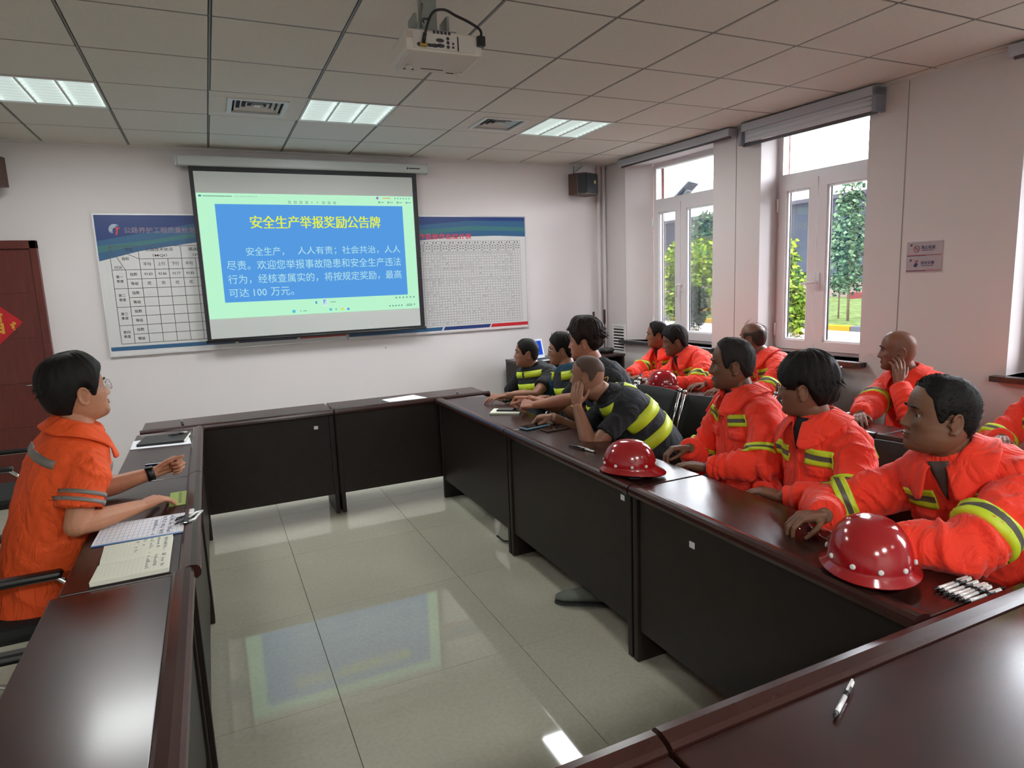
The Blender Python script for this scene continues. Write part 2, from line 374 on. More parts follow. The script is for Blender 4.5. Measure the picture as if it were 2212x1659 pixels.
# ------------------------------------------------------------------ projection screen
ps = empty('projection_screen', (.82, -.12, 2.70), 0, 'large pull-down projection screen showing a blue slide with yellow title', 'screen')
hs = MB(); hs.lohi((-1.08, -.045, .0), (1.12, .055, .085), bev=.012); hs.lohi((-1.09, -.05, -.004), (-1.075, .06, .09), bev=.004); hs.lohi((1.11, -.05, -.004), (1.125, .06, .09), bev=.004)
hs.lohi((-.9, .05, .02), (-.86, .117, .08)); hs.lohi((.9, .05, .02), (.94, .117, .08)); hs.obj('housing', mat('screen_housing', L(178, 184, 182), .35), ps)
hl = MB(); hl.add([(.895, -.0465, .03), (.915, -.0465, .03), (.91, -.0465, .055)], [(0, 1, 2)]); hl.lohi((.92, -.047, .034), (1.03, -.0455, .044)); hl.obj('maker_mark', M['black'], ps)
S0, S1, SZ0, SZ1 = -.174-.82, 1.822-.82, 1.203-2.70, 0.0
fb = MB(); fb.lohi((S0, -.001, SZ0), (S1, .001, SZ1+.01)); fb.obj('fabric', mat('screen_fabric_black', L(26, 26, 32), .6), ps)
wh = MB(); rect(wh, -.141-.82, 1.777-.82, 1.228-2.70, 2.661-2.70, -.002); wh.obj('white_field', mat('screen_white', L(196, 200, 197), .8), ps)
bt = MB(); bt.tube([(S0-.01, 0, SZ0), (S1+.01, 0, SZ0)], .013, 12); bt.obj('bottom_bar', M['black'], ps)
E_ = lambda n, c, s=1: mat(n, (0, 0, 0, 1), 1, spec=0, emit=c, es=s)
im = MB(); Y = -.0035
def sr(x0, x1, z0, z1, mi, k=0): rect(im, x0-.82, x1-.82, z0-2.70, z1-2.70, Y-k*.0003, mi)
sr(-.137, 1.772, 1.401, 2.482, 0)
sr(.001, 1.664, 1.541, 2.390, 1, 1)
im.obj('projected_image', [E_('slide_green', L(186, 244, 206), 1.0), E_('slide_blue', L(88, 158, 230), .95)], ps)

SY, SWt = E_('slide_yellow', L(226, 240, 70)), E_('slide_white', L(178, 226, 236))
for k, ch_ in enumerate('安全生产举报奖励公告牌'):
    tx = MB(); cwid = (1.440-.269)/11; a0 = .269+cwid*k+.004
    for q in (-.0024, 0, .0024): text_to(tx, ch_, a0+q, a0+cwid-.008+q, 2.183, 2.292, lambda x, z, q=q: (x-.82, Y-.0008-abs(q)*.05-q*.01, z-2.70), 0)
    tx.obj('title_character', SY, ps)
def line(t, x0, x1, z0, z1): tx = MB(); text_to(tx, t, x0, x1, z0, z1, fn, 0); o = tx.obj('text_line', SWt, ps); o['kind'] = 'stuff'
fn = lambda x, z: (x-.82, Y-.0008, z-2.70)
line('安全生产，', .215, .535, 1.942, 2.02); line('人人有责；社会共治，人人', .655, 1.615, 1.942, 2.02)
line('尽责。欢迎您举报事故隐患和安全生产违法', .047, 1.614, 1.822, 1.905)
line('行为，经核查属实的，将按规定奖励，最高', .045, 1.612, 1.700, 1.782)
line('可达', .041, .205, 1.585, 1.66); line('100', .245, .355, 1.590, 1.652); line('万元。', .39, .59, 1.585, 1.66)
ui = MB()
def ur(x0, x1, z0, z1, mi=0): rect(ui, x0-.82, x1-.82, z0-2.70, z1-2.70, Y-.0008, mi)
ur(-.12, -.098, 2.452, 2.464, 1)
for k in range(16): ur(-.085+k*.0145, -.075+k*.0145, 2.452, 2.461, 0)
for k in range(12): ur(.165+k*.016, .174+k*.016, 2.453, 2.459, 2)
for k in range(9):
    x = .61+k*.05
    if k in (4, 5): ui.add([(x-.82, Y-.0008, 2.413-2.7), (x+.012-.82, Y-.0008, 2.422-2.7), (x+.009-.82, Y-.0008, 2.413-2.7), (x+.012-.82, Y-.0008, 2.404-2.7)], [(0, 1, 2, 3)], 0)
    else: ur(x, x+.022, 2.419, 2.423); ur(x, x+.022, 2.402, 2.406); ur(x, x+.004, 2.402, 2.423); ur(x+.018, x+.022, 2.402, 2.423)
ui.add([(1.425-.82+.013*math.cos(t), Y-.0008, 2.462-2.7+.013*math.sin(t)) for t in [k*PI/5 for k in range(10)]], [tuple(range(10))], 4)
ur(1.475, 1.555, 2.458, 2.466, 5)
for k in range(6): ur(1.59+k*.028, 1.603+k*.028, 2.455, 2.468, 2)
for k in range(4):
    x = 1.43+k*.09; ur(x, x+.018, 2.413, 2.433, 2); ur(x+.024, x+.055, 2.419, 2.427, 2)
ur(.842, .875, 1.478, 1.532, 3); ur(.838, .879, 1.474, 1.536, 6); ur(.845, .872, 1.481, 1.529, 3); ur(.773, .788, 1.492, 1.518, 3); ur(.91, .96, 1.500, 1.508, 2)
ur(.56, .588, 1.421, 1.447, 7); ur(.63, .64, 1.43, 1.44, 2); ur(.655, .69, 1.430, 1.438, 2)
ur(.895, .92, 1.423, 1.445, 7); ur(.95, .965, 1.427, 1.44, 8); ur(1.0, 1.03, 1.423, 1.443, 9); ur(1.06, 1.082, 1.421, 1.44, 3)
for k in range(5): ur(1.47+k*.03, 1.483+k*.03, 1.432, 1.445, 0)
ur(1.645, 1.70, 1.443, 1.449, 0); ur(1.64, 1.705, 1.430, 1.436, 0); ur(1.72, 1.73, 1.435, 1.45, 0)
for k in range(6): ur(1.535+k*.036, 1.553+k*.036, 1.508, 1.524, 2)
ui = ui.obj('slide_icons', [E_('ui_grey', L(96, 140, 130)), E_('ui_navy', L(40, 90, 140)), E_('ui_light', L(130, 180, 160)), E_('ui_blue', L(80, 150, 220)), E_('ui_purple', L(170, 110, 190)), E_('ui_orange', L(220, 170, 90)), E_('ui_white', L(235, 250, 240)), E_('ui_sky', L(90, 190, 220)), E_('ui_green', L(90, 200, 120)), E_('ui_yellow', L(220, 220, 100))], ps); ui['kind'] = 'stuff'

# ------------------------------------------------------------------ wall boards
bd_white = mat('board_print_white', L(206, 206, 206), .3)
bd_navy = mat('board_navy', L(32, 58, 116), .3); bd_teal = mat('board_teal', L(46, 92, 130), .3); bd_green = mat('board_green', L(56, 112, 118), .3)
bd_red = mat('board_red', L(190, 38, 48), .3); bd_line = mat('board_line', L(92, 90, 92), .6); bd_frame = mat('board_frame', L(214, 214, 216), .25, metal=.3); bd_ink = mat('board_ink', L(52, 50, 54), .6)
bd_pl = mat('board_print_pale', L(196, 196, 202), .3)
def board(xa, xb, label):
    r = empty('display_board', (xa, -.001, 1.125), 0, label, 'board', 'display boards on the front wall')
    MB().lohi((0, -.016, 0), (xb-xa, 0, 1.19)).obj('panel', bd_white, r)
    f = MB(); Wd = xb-xa
    for (a0, a1, b0, b1) in ((0, Wd, 0, .012), (0, Wd, 1.178, 1.19), (0, .012, .012, 1.178), (Wd-.012, Wd, .012, 1.178)): f.lohi((a0, -.02, b0), (a1, -.001, b1))
    f.obj('frame', bd_frame, r); return r
def curve_band(mb, xs, zt, zb, mi, y): # filled strip between two curves
    n = len(xs); vs = [(x, y, b) for x, b in zip(xs, zb)]+[(x, y, t) for x, t in zip(xs, zt)]
    mb.add(vs, [(i, i+1, n+i+1, n+i) for i in range(n-1)], mi)
bA = board(-.932, 1.062, 'left half of the wall display, big index table, mostly behind the screen')
bB = board(1.066, 3.044, 'right half of the wall display with fine grid and red corner strip')
def header(r, x_off, pts_bot, pts_g0, pts_g1, X0, X1):
    m_ = MB(); xs = list(np.linspace(X0, X1, 28)); f = lambda p: [float(np.interp(x+x_off, [q[0] for q in p], [q[1] for q in p]))-1.125 for x in xs]
    b, g0, g1 = f(pts_bot), f(pts_g0), f(pts_g1); top = [1.178]*len(xs)
    curve_band(m_, xs, top, g1, 0, -.0166); curve_band(m_, xs, g1, g0, 1, -.0166); 
    mid = [q*.45+w_*.55 for q, w_ in zip(b, g0)]
    curve_band(m_, xs, g0, mid, 2, -.0166); curve_band(m_, xs, mid, b, 3, -.0166)
    m_.obj('header_print', [bd_navy, bd_teal, bd_green, bd_teal], r)
header(bA, -.932, [(-.93, 1.924), (-.6, 2.01), (-.16, 2.076), (.4, 2.11), (1.1, 2.05)], [(-.93, 2.05), (-.5, 2.10), (-.16, 2.16), (.5, 2.2), (1.1, 2.17)], [(-.93, 2.09), (-.5, 2.17), (-.16, 2.24), (.5, 2.27), (1.1, 2.24)], .012, 1.98)
header(bB, 1.066, [(1.06, 1.93), (1.5, 2.02), (1.84, 2.07), (2.3, 2.105), (2.7, 2.112), (3.05, 2.10)], [(1.06, 2.06), (1.84, 2.17), (2.4, 2.215), (3.05, 2.20)], [(1.06, 2.13), (1.84, 2.22), (2.4, 2.265), (3.05, 2.262)], .012, 1.966)
def bars(r, Wd, x_off):
    m_ = MB()
    def para(x0, x1, mi): m_.add([(x0-x_off, -.0166, .030+.0), (x1-x_off, -.0166, .030), (x1+.02-x_off, -.0166, .065), (x0+.02-x_off, -.0166, .065)], [(0, 1, 2, 3)], mi)
    return m_, para
m_, para = bars(bA, 1.99, -.932)
m_.add([(.012, -.0166, .048), (.98, -.0166, .046), (1.0, -.0166, .08), (.012, -.0166, .082)], [(0, 1, 2, 3)], 0)
m_.add([(1.01, -.0166, .046), (1.52, -.0166, .046), (1.54, -.0166, .08), (1.03, -.0166, .08)], [(0, 1, 2, 3)], 1)
m_.add([(1.55, -.0166, .046), (1.98, -.0166, .046), (1.98, -.0166, .08), (1.57, -.0166, .08)], [(0, 1, 2, 3)], 2)
m_.obj('footer_print', [bd_teal, bd_navy, bd_red], bA)
m_ = MB()
for (x0, x1, mi, e) in ((.012, .965, 0, 0), (.985, 1.505, 1, 1), (1.52, 1.966, 2, 2)):
    m_.add([(x0, -.0166, .028), (x1, -.0166, .028), (min(1.966, x1+.02), -.0166, .064), (x0+(.02 if e else 0), -.0166, .064)], [(0, 1, 2, 3)], mi)
m_.obj('footer_print', [bd_teal, bd_navy, bd_red], bB)
# left table of indices
gl = MB(); K = lambda x, z: (x+.932, -.0172, z-1.125)
def ln(x0, z0, x1, z1, t=.0022):
    dx, dz = x1-x0, z1-z0; q = math.hypot(dx, dz); nx, nz = -dz/q*t, dx/q*t
    gl.add([K(x0-nx, z0-nz), K(x1-nx, z1-nz), K(x1+nx, z1+nz), K(x0+nx, z0+nz)], [(0, 1, 2, 3)])
XR = .98; rows = [2.047, 1.941, 1.852]; rr_ = [1.852-.0777*k for k in range(9)]
ln(-.838, 2.047, XR, 2.047); ln(-.628, 1.941, XR, 1.941)
for k, z in enumerate(rr_): ln(-.838 if k % 2 == 0 else -.738, z, XR, z)
ln(-.838, 1.23, -.838, 2.047); ln(-.738, 1.23, -.738, 1.852)
for k in range(16):
    x = -.628+.1075*k
    if x < XR: ln(x, 1.23, x, 2.047 if k % 3 == 0 else 1.941)
ln(-.835, 2.047, -.63, 1.941); ln(-.835, 2.047, -.74, 1.852); ln(XR, 1.23, XR, 2.047)
gl = gl.obj('table_lines', bd_line, bA); gl['kind'] = 'stuff'; gl = MB()
tk = MB()
def tt(s, xc, zc, h, wd=None):
    wd = wd or h*.95*len(s); text_to(tk, s, xc-wd/2, xc+wd/2, zc-h/2, zc+h/2, K, 0, .006)
tt('公路技术状况', -.47, 2.018, .03, .21); tt('（MQI）', -.47, 1.968, .028, .11); tt('路面使用', -.17, 2.018, .03, .15); tt('（PQI', -.17, 1.968, .028, .09)
tt('项目', -.70, 2.02, .028); tt('指标', -.73, 1.945, .028); tt('时间', -.79, 1.872, .028)
for k in range(15): tt(('平均', '上行', '下行')[k % 3], -.574+.1075*k, 1.897, .03, .058)
for k, s in enumerate('一二三四'): tt('第'+s, -.789, 1.795-.1555*k, .026, .052); tt('季度', -.789, 1.758-.1555*k, .026, .052)
for k in range(8): tt('指数' if k % 2 == 0 else '等级', -.684, 1.813-.0777*k, .028, .056)
for k, s in enumerate(('93.83', '93.86', '93.77', '93.83', '93.80')): tt(s, -.574+.1075*k, 1.813, .022, .062); tt('优', -.574+.1075*k, 1.736, .03, .03)
tk = tk.obj('table_lettering', bd_ink, bA); tk['kind'] = 'stuff'
lg = MB()
for k, (rad, a0, a1) in enumerate(((.045, .9, 3.6), (.036, 1.0, 3.9), (.027, 1.2, 4.0))):
    n = 14; vs = []
    for i in range(n+1):
        a = a0+(a1-a0)*i/n; t = .006*math.sin(PI*i/n)+.0005
        for q in (-t, t): vs.append((.157+(rad+q)*math.cos(a), -.0172, 1.053+(rad*1.05+q)*math.sin(a)))
    lg.add(vs, [(2*i, 2*i+1, 2*i+3, 2*i+2) for i in range(n)], 0)
lg.add([(.15, -.0172, 1.075), (.19, -.0172, 1.078), (.19, -.0172, 1.066), (.178, -.0172, 1.066), (.168, -.0172, 1.02), (.152, -.0172, 1.012), (.163, -.0172, 1.062)], [tuple(range(7))], 1)
lg.obj('emblem', [mat('emblem_silver', L(170, 185, 205), .3), mat('emblem_red', L(190, 60, 60), .4)], bA)
hl = MB(); text_to(hl, '公路养护工程质量检测情况公示表', -.715, .1, 2.155, 2.205, K, 0, .012); hl.obj('heading_lettering', mat('heading_rose', L(136, 120, 140), .4), bA)
# right grid
gl = MB(); K = lambda x, z: (x-1.066, -.0172, z-1.125)
x0, x1, zt, zb = 1.14, 2.967, 2.060, 1.208; nc, nr = 60, 28; hz = (1.955-zb)/nr
cw = (x1-x0)/nc
for k in range(nr+1): ln(x0, zb+k*hz, x1, zb+k*hz, .0013)
ln(x0, 2.030, x1, 2.030, .0013); ln(x0, zt, x1, zt, .0016)
for k in range(nc+1): ln(x0+k*cw, zb, x0+k*cw, 2.060 if k % 3 == 0 else 2.030, .0013)
gl = gl.obj('grid_lines', mat('grid_grey', L(128, 124, 128), .6), bB); gl['kind'] = 'stuff'; gl = MB()
tk = MB(); rr2 = random.Random(3)
dense = {0: 1., 6: .95, 7: .25, 10: .9, 11: .6}
for r_ in range(nr):
    z = 1.955-(r_+.5)*hz
    pr_ = dense.get(r_, .3 if r_ in (1, 2, 3, 4, 14, 15, 16, 17, 20, 21, 23) else .12)
    for c in range(nc-3):
        if rr2.random() < pr_:
            x = x0+(c+.5)*cw; a, b = rr2.uniform(.003, .008), rr2.uniform(.004, .008); sk = rr2.uniform(-.003, .003)
            tk.add([K(x-a, z-b), K(x-a*.3, z-b*.8), K(x+a, z+b+sk), K(x, z+b), K(x-a*.6, z+b*.2)], [(0, 1, 2, 3, 4)])
for c in range(nc):
    for q in ((2.010, 1.985) if c % 3 else (2.018, 1.995, 1.972)):
        x = x0+(c+.5)*cw; s_ = .006; tk.add([K(x-s_, q-.006), K(x+s_, q-.007), K(x+s_*.7, q+.006), K(x-s_*.8, q+.007)], [(0, 1, 2, 3)])
for c in range(20):
    for q in (-.018, .014): x = x0+(c*3+1.5)*cw+q; tk.add([K(x-.007, 2.039), K(x+.008, 2.038), K(x+.006, 2.052), K(x-.006, 2.051)], [(0, 1, 2, 3)])
tk = tk.obj('grid_marks', mat('grid_ink', L(84, 80, 84), .6), bB); tk['kind'] = 'stuff'
hl = MB(); text_to(hl, '日常养护月工作目标作业统计表', 1.42, 2.412, 2.078, 2.138, K, 0, .02); hl.obj('heading_lettering', mat('heading_red', L(206, 60, 72), .4), bB)

# ------------------------------------------------------------------ things on the walls
def speaker(name, loc, rz, label):
    r = empty(name, loc, rz, label, 'speaker', 'wall loudspeakers')
    b = MB(); poly = [(-.15, .10), (.15, .10), (.15, -.02), (.10, -.10), (-.10, -.10), (-.15, -.02)]
    b.prism(poly, -.11, .11, lambda p, t: (p[0], p[1], t)); b.obj('cabinet', mat('speaker_cabinet', L(74, 50, 42), .5), r)
    g = MB(); poly2 = [(-.14, -.022), (-.097, -.104), (.097, -.104), (.14, -.022), (.10, -.11), (-.10, -.11)]
    g.lohi((-.095, -.108, -.1), (.095, -.1, .1), bev=.003)
    for sg in (-1, 1): g.add([(sg*.1, -.105, -.1), (sg*.148, -.026, -.1), (sg*.148, -.026, .1), (sg*.1, -.105, .1)], [(0, 1, 2, 3) if sg < 0 else (3, 2, 1, 0)])
    g.obj('grille', mat('speaker_grille', L(30, 34, 38), .7, bump=.5, bump_s=700), r)
    MB().lohi((.03, -.1105, .0), (.06, -.107, .035)).obj('badge', mat('gold_badge', L(190, 180, 120), .3, metal=.6), r)
    a = MB(); a.tube([(0, .1, .0), (0, .16, .02)], .015, 8); a.tube([(-.12, .05, .11), (.02, .16, .22)], .004, 6); a.obj('bracket', M['black'], r)
    return r
speaker('loudspeaker', (3.70, -.17, 2.635), math.radians(20), 'black wall loudspeaker high in the window-side corner')
speaker('loudspeaker', (-1.60, -.2, 2.60), math.radians(-15), 'loudspeaker at the left edge above the door')
cab = MB(); cab.tube([(3.60, -.035, 2.74), (3.78, -.02, HC)], .004, 6); tag(cab.obj('speaker_cable', M['grey_metal']), 'thin wire rising from the corner loudspeaker to the ceiling', 'cable')
for x, lab in ((3.965, 'white vertical pipe in the corner, left one of the pair'), (4.035, 'white vertical pipe in the corner, right one beside the grille wall')):
    p = MB(); p.tube([(x, -.03, .0), (x, -.03, HC)], .021, 14); tag(p.obj('wall_pipe', M['wall']), lab, 'pipe', 'corner pipes')
g = empty('air_grille', W(.235, -.004, .935), 0, 'white louvred grille on the wall beside the far window', 'vent'); g.rotation_euler = (0, 0, math.radians(3.1))
gb = MB(); s1, s2 = .125, .165
for a0, a1, b0, b1 in ((-s1, s1, s2-.03, s2), (-s1, s1, -s2, -s2+.03), (-s1, -s1+.03, -s2+.03, s2-.03), (s1-.03, s1, -s2+.03, s2-.03)): gb.lohi((-.006, a0, b0), (.004, a1, b1))
gb.obj('frame', M['white'], g); MB().lohi((-.0005, -s1+.02, -s2+.02), (.003, s1-.02, s2-.02)).obj('backing', M['gap'], g)
for k in range(8):
    z = -s2+.05+k*.034; sl = MB(); sl.box((-.003, 0, z), (.003, 2*s1-.06, .018), rot=Matrix.Rotation(.6, 3, 'Y')); sl.obj('louvre', M['white'], g)
# blinds
def blind(name, u0, u1, z0, label):
    r = empty(name, W((u0+u1)/2, -.05, z0), 0, label, 'blind', 'roller blinds')
    loc = Matrix.Translation(-Vector(r.location))
    def add(nm, mb, m): o = mb.obj(nm, m, r); o.matrix_parent_inverse = loc
    c = MB(); wbox(c, u0, u1, -.12, -.01, HC-.075, HC-.014); add('cassette', c, mat('blind_cassette', L(176, 180, 188), .4))
    if z0 < 2.75:
        f = MB(); wbox(f, u0+.04, u1-.04, -.085, -.080, z0+.02, HC-.07)
        for k in range(3): f.tube([W(u0+.04, -.085, z0+.05+k*.035), W(u1-.04, -.085, z0+.05+k*.035)], .006, 8)
        add('cloth', f, mat('blind_cloth', L(205, 208, 214), .8))
        be_ = mat('blind_end', L(126, 130, 142), .5)
        for (ua, ub) in ((u0, u0+.03), (u1-.03, u1)): e = MB(); wbox(e, ua, ub, -.12, -.01, z0, HC-.02); add('end_bracket', e, be_)
    b = MB(); b.tube([W(u0+.02, -.075, z0), W(u1-.02, -.075, z0)], .013, 10); add('bottom_rail', b, mat('blind_rail', L(86, 84, 88), .4))
    return r
blind('roller_blind', .40, 1.95, 2.79, 'rolled-up blind tight to the ceiling over the far window')
blind('roller_blind', 2.06, 3.27, 2.685, 'grey rolled-up blind with deep end brackets over the middle window')
blind('roller_blind', 4.05, 5.3, 2.79, 'rolled-up blind over the window at the right edge')
# wall signs
sg = empty('wall_sign', W(3.585, -.003, 1.683), 0, 'small two-row no-smoking and quiet sign on the window wall', 'sign')
loc = Matrix.Translation(-Vector(sg.location)); sm_ = [mat('sign_plate', L(176, 166, 172), .15), mat('sign_navy', L(48, 44, 84), .5), mat('sign_red', L(150, 50, 66), .5)]
pl = MB(); wbox(pl, 3.470, 3.70, -.006, .0, 1.686, 1.785); wbox(pl, 3.470, 3.70, -.006, .0, 1.582, 1.681); o = pl.obj('plate', sm_[0], sg); o.matrix_parent_inverse = loc
pr2 = MB(); SG = lambda u, z: W(u, -.0068, z)
for (z, s, s2_) in ((1.745, '禁止吸烟', 0), (1.643, '保持安静', 1)):
    text_to(pr2, s, 3.565, 3.655, z-.012, z+.012, SG, 1, .012)
    for k in range(12): u = 3.57+k*.0065; pr2.add([SG(u, z-.021), SG(u+.005, z-.021), SG(u+.005, z-.017), SG(u, z-.017)], [(0, 1, 2, 3)], 1)
    pr2.add([SG(3.47, z-.052), SG(3.70, z-.052), SG(3.70, z-.048), SG(3.47, z-.048)], [(0, 1, 2, 3)], 2)
    pr2.add([SG(3.47, z-.055), SG(3.60, z-.055), SG(3.60, z-.052), SG(3.47, z-.052)], [(0, 1, 2, 3)], 1)
    pr2.add([SG(3.490, z+.012), SG(3.503, z+.012), SG(3.507, z+.028), SG(3.494, z+.024)], [(0, 1, 2, 3)], 1)
def ring(mb, uc, zc, r0, r1, mi, n=20):
    vs = [];
    for k in range(n): a = 2*PI*k/n; vs += [SG(uc+r0*math.cos(a), zc+r0*math.sin(a)), SG(uc+r1*math.cos(a), zc+r1*math.sin(a))]
    mb.add(vs, [(2*k, 2*k+1, (2*k+3) % (2*n), (2*k+2) % (2*n)) for k in range(n)], mi)
ring(pr2, 3.535, 1.737, .017, .0215, 2); pr2.add([SG(3.521, 1.750), SG(3.524, 1.753), SG(3.549, 1.724), SG(3.546, 1.721)], [(0, 1, 2, 3)], 2); pr2.add([SG(3.526, 1.735), SG(3.545, 1.735), SG(3.545, 1.739), SG(3.526, 1.739)], [(0, 1, 2, 3)], 1)
pr2.add([SG(3.522, 1.617), SG(3.540, 1.617), SG(3.547, 1.632), SG(3.543, 1.645), SG(3.527, 1.642), SG(3.520, 1.628)], [tuple(range(6))], 1); pr2.add([SG(3.53, 1.648), SG(3.55, 1.65), SG(3.545, 1.664), SG(3.536, 1.658), SG(3.528, 1.664)], [tuple(range(5))], 2)
o = pr2.obj('sign_print', sm_, sg); o.matrix_parent_inverse = loc
# red paper diamond on the door
fu = empty('paper_ornament', (-1.70, -.05, 1.46), 0, 'red diamond of paper with a gold motif on the door', 'decoration')
q = MB(); q.prism([(-.205, 0), (0, -.205), (.205, 0), (0, .205)], 0, .002, lambda p, t: (p[0], -t, p[1])); q.obj('paper_sheet', mat('red_paper', L(178, 16, 30), .5, noise_s=12, noise_amt=.15), fu)
q = MB(); rg = random.Random(5)
for k in range(9):
    cx, cz, rr3 = .14+rg.uniform(-.012, .012), -.005-.006*k+rg.uniform(-.006, .006), rg.uniform(.008, .014)
    q.add([(cx+rr3*math.cos(a)*(1 if i % 2 else .5), -.0028-.0002*k, cz+rr3*math.sin(a)*(1 if i % 2 else .5)) for i, a in enumerate([j*PI/4 for j in range(8)])], [tuple(range(8))])
text_to(q, '福', -.08, .08, -.085, .085, lambda x, z: (x, -.0026, z), 0, .02)
q.obj('gold_print', mat('gold_print', L(214, 160, 60), .35, metal=.4), fu)
# small dark mark left on the front wall below the boards is plaster damage: a nail
nl = MB(); nl.cyl((1.435, 0, 1.02), (1.435, -.015, 1.02), .004); tag(nl.obj('wall_nail', M['black']), 'tiny dark nail in the white wall below the boards', 'nail')

# ------------------------------------------------------------------ ceiling projector
pj = empty('projector', (.852, -3.625, 2.575), math.radians(-2), 'white ceiling projector seen from below with black cables', 'projector')
M['portdark'] = mat('port_socket', L(52, 46, 58), .4); pw = mat('projector_case', L(206, 198, 190), .45)
b = MB(); b.box((0, 0, .03), (.33, .26, .09), bev=.018); b.obj('body', pw, pj)
b = MB(); b.box((0, -.1305, .03), (.27, .004, .065), bev=.001)
b.obj('rear_panel', mat('projector_rear', L(196, 190, 184), .5), pj)
pt = MB()
for (x, z, rx, rz_, mi) in ((-.11, .012, .010, .008, 0), (-.02, .014, .018, .008, 1), (-.045, .012, .016, .008, 1), (-.022, .034, .018, .008, 1), (-.065, .012, .014, .007, 1), (.012, .012, .007, .007, 0), (.012, .028, .007, .007, 0), (.012, .044, .007, .007, 0), (.034, .012, .005, .005, 0), (.034, .026, .005, .005, 0)):
    pt = MB(); pt.add([(x+rx*math.cos(a), -.1335, z+rz_*math.sin(a)) for a in [k*PI/6 for k in range(12)]], [tuple(reversed(range(12)))], 0); pt.obj('port', M['portdark'], pj)
pt = MB(); pt.lohi((.052, -.134, .0), (.058, -.132, .055)); pt.lohi((-.16, -.1335, .035), (-.135, -.132, .058), 1)
for k in range(5): pt.lohi((-.05+k*.016, -.1338, .058), (-.04+k*.016, -.132, .07))
pt = pt.obj('rear_label', [mat('port_dark', L(52, 46, 58), .4), mat('port_label', L(178, 162, 150), .5)], pj); pt['kind'] = 'stuff'
v = MB()
for (x, y, wx, wy) in ((-.10, .09, .045, .012), (.0, .07, .10, .004), (.09, .10, .035, .006)): v.lohi((x-wx/2, y-wy/2, -.0165), (x+wx/2, y+wy/2, -.014))
v.obj('vent_slot', M['gap'], pj)
v = MB(); v.cyl((-.11, .05, -.028), (-.11, .05, -.014), .014); v.cyl((.13, .09, -.028), (.13, .09, -.014), .012); v.cyl((-.06, .13, .03), (-.06, .155, .03), .035); v.obj('foot', pw, pj)
mt = MB(); mt.box((-.02, .03, .19), (.07, .05, .24), bev=.004); mt.box((-.02, .03, .10), (.20, .16, .012), bev=.003); mt.box((-.09, .02, .13), (.012, .10, .08)); mt.box((.05, .02, .13), (.012, .10, .08)); mt.box((-.02, .03, .303), (.11, .09, .008)); mt.tube([(-.09, -.05, .09), (-.05, .0, .22)], .006, 6)
mt.obj('mount', M['grey_metal'], pj)
cb = MB(); cb.tube(curve_pts([(-.095, -.14, .012), (-.09, -.165, .05), (-.06, -.17, .12), (.0, -.14, .15), (.06, -.11, .145), (.12, -.10, .13), (.165, -.11, .10), (.16, -.125, .06)]), .0055, 8)
cb.tube(curve_pts([(-.07, -.16, .10), (-.08, -.10, .12), (-.06, -.04, .13)]), .005, 8); cb.box((.155, -.135, .045), (.034, .03, .04), bev=.004); cb.tube([(-.097, -.148, .012), (-.093, -.165, .045)], .008, 8)
cb.obj('cable', M['black'], pj)
cb = MB(); cb.box((-.095, -.14, .010), (.03, .018, .016), bev=.003); cb.obj('plug', mat('yellow_plug', L(168, 140, 60), .5), pj)
# ------------------------------------------------------------------ tables
def table(origin, rz, ln_, dp, label, sticker=None, ends=(True, True), grp='dark wooden conference tables'):
    t = empty('conference_table', (origin[0], origin[1], 0), rz, label, 'table', grp); g = .002
    MB().lohi((g, -dp, .736), (ln_-g, -.064, .762), bev=.004).obj('tabletop', M['wood'], t)
    pr_ = [(-.064, .738), (-.064, .766), (-.055, .773), (-.030, .779), (-.012, .777), (-.003, .768), (0, .755), (-.002, .742), (-.012, .733), (-.055, .730)]
    r = MB(); r.prism(list(reversed(pr_)), g, ln_-g, lambda p, q: (q, p[0], p[1])); o = r.obj('rim', M['wood_rim'], t)
    MB().lohi((.0, -.045, .145), (ln_, -.032, .728)).obj('modesty_panel', M['wood_dark'], t)
    for x in (0.004, ln_-.034):
        MB().lohi((x, -dp+.03, 0), (x+.03, -.022, .736), bev=.003).obj('side_panel', M['wood_dark'], t)
    MB().lohi((.034, -dp+.12, .60), (ln_-.034, -.05, .615)).obj('shelf', M['wood_dark'], t)
    if sticker:
        s = MB(); s.lohi((sticker[0]-.014, -.033, sticker[1]-.012), (sticker[0]+.014, -.0305, sticker[1]+.012)); s.obj('asset_sticker', M['paper'], t)
    return t
table((.593, -1.772), PI, 1.21, .395, 'conference table in front of the screen, left one of the row, with a white sticker', (.125, .655))
table((1.812, -1.772), PI, 1.21, .395, 'conference table in front of the screen, right one, with a white paper on it')
table((1.345, -3.04), PI/2, 1.235, .39, 'right inner-row table farthest from the viewer, men in black vests lean on it')
table((1.345, -4.285), PI/2, 1.24, .39, 'right inner-row middle table with a red helmet near its end', (.075, .70))
table((1.345, -5.495), PI/2, 1.205, .39, 'right inner-row nearest table holding the big red helmet and row of pens', (.845, .648))
table((-.245, -1.80), -PI/2, 1.21, .385, 'left-side table farthest from the viewer with notebook and phone')
table((-.245, -3.014), -PI/2, 1.21, .385, 'left-side middle table in front of the man in short orange sleeves')
table((-.262, -4.23), -PI/2, 1.21, .385, 'left-side table at lower left with glare, empty except the open notebook edge')
table((-.66, -5.505), 0, 1.20, .42, 'foreground table at bottom left of centre, mostly below the frame')
table((.548, -5.503), 0, 1.21, .42, 'foreground table with a single pen lying on it')
table((1.762, -5.503), 0, 1.21, .42, 'foreground table cut off at the right edge')
rz2 = PI/2+.038
table((2.858, -3.03), rz2, 1.20, .29, 'back-row table by the windows, far one under the third red helmet', grp='dark wooden conference tables')
table((2.905, -4.245), rz2, 1.205, .29, 'back-row table by the windows, middle one behind the mop-haired youth')
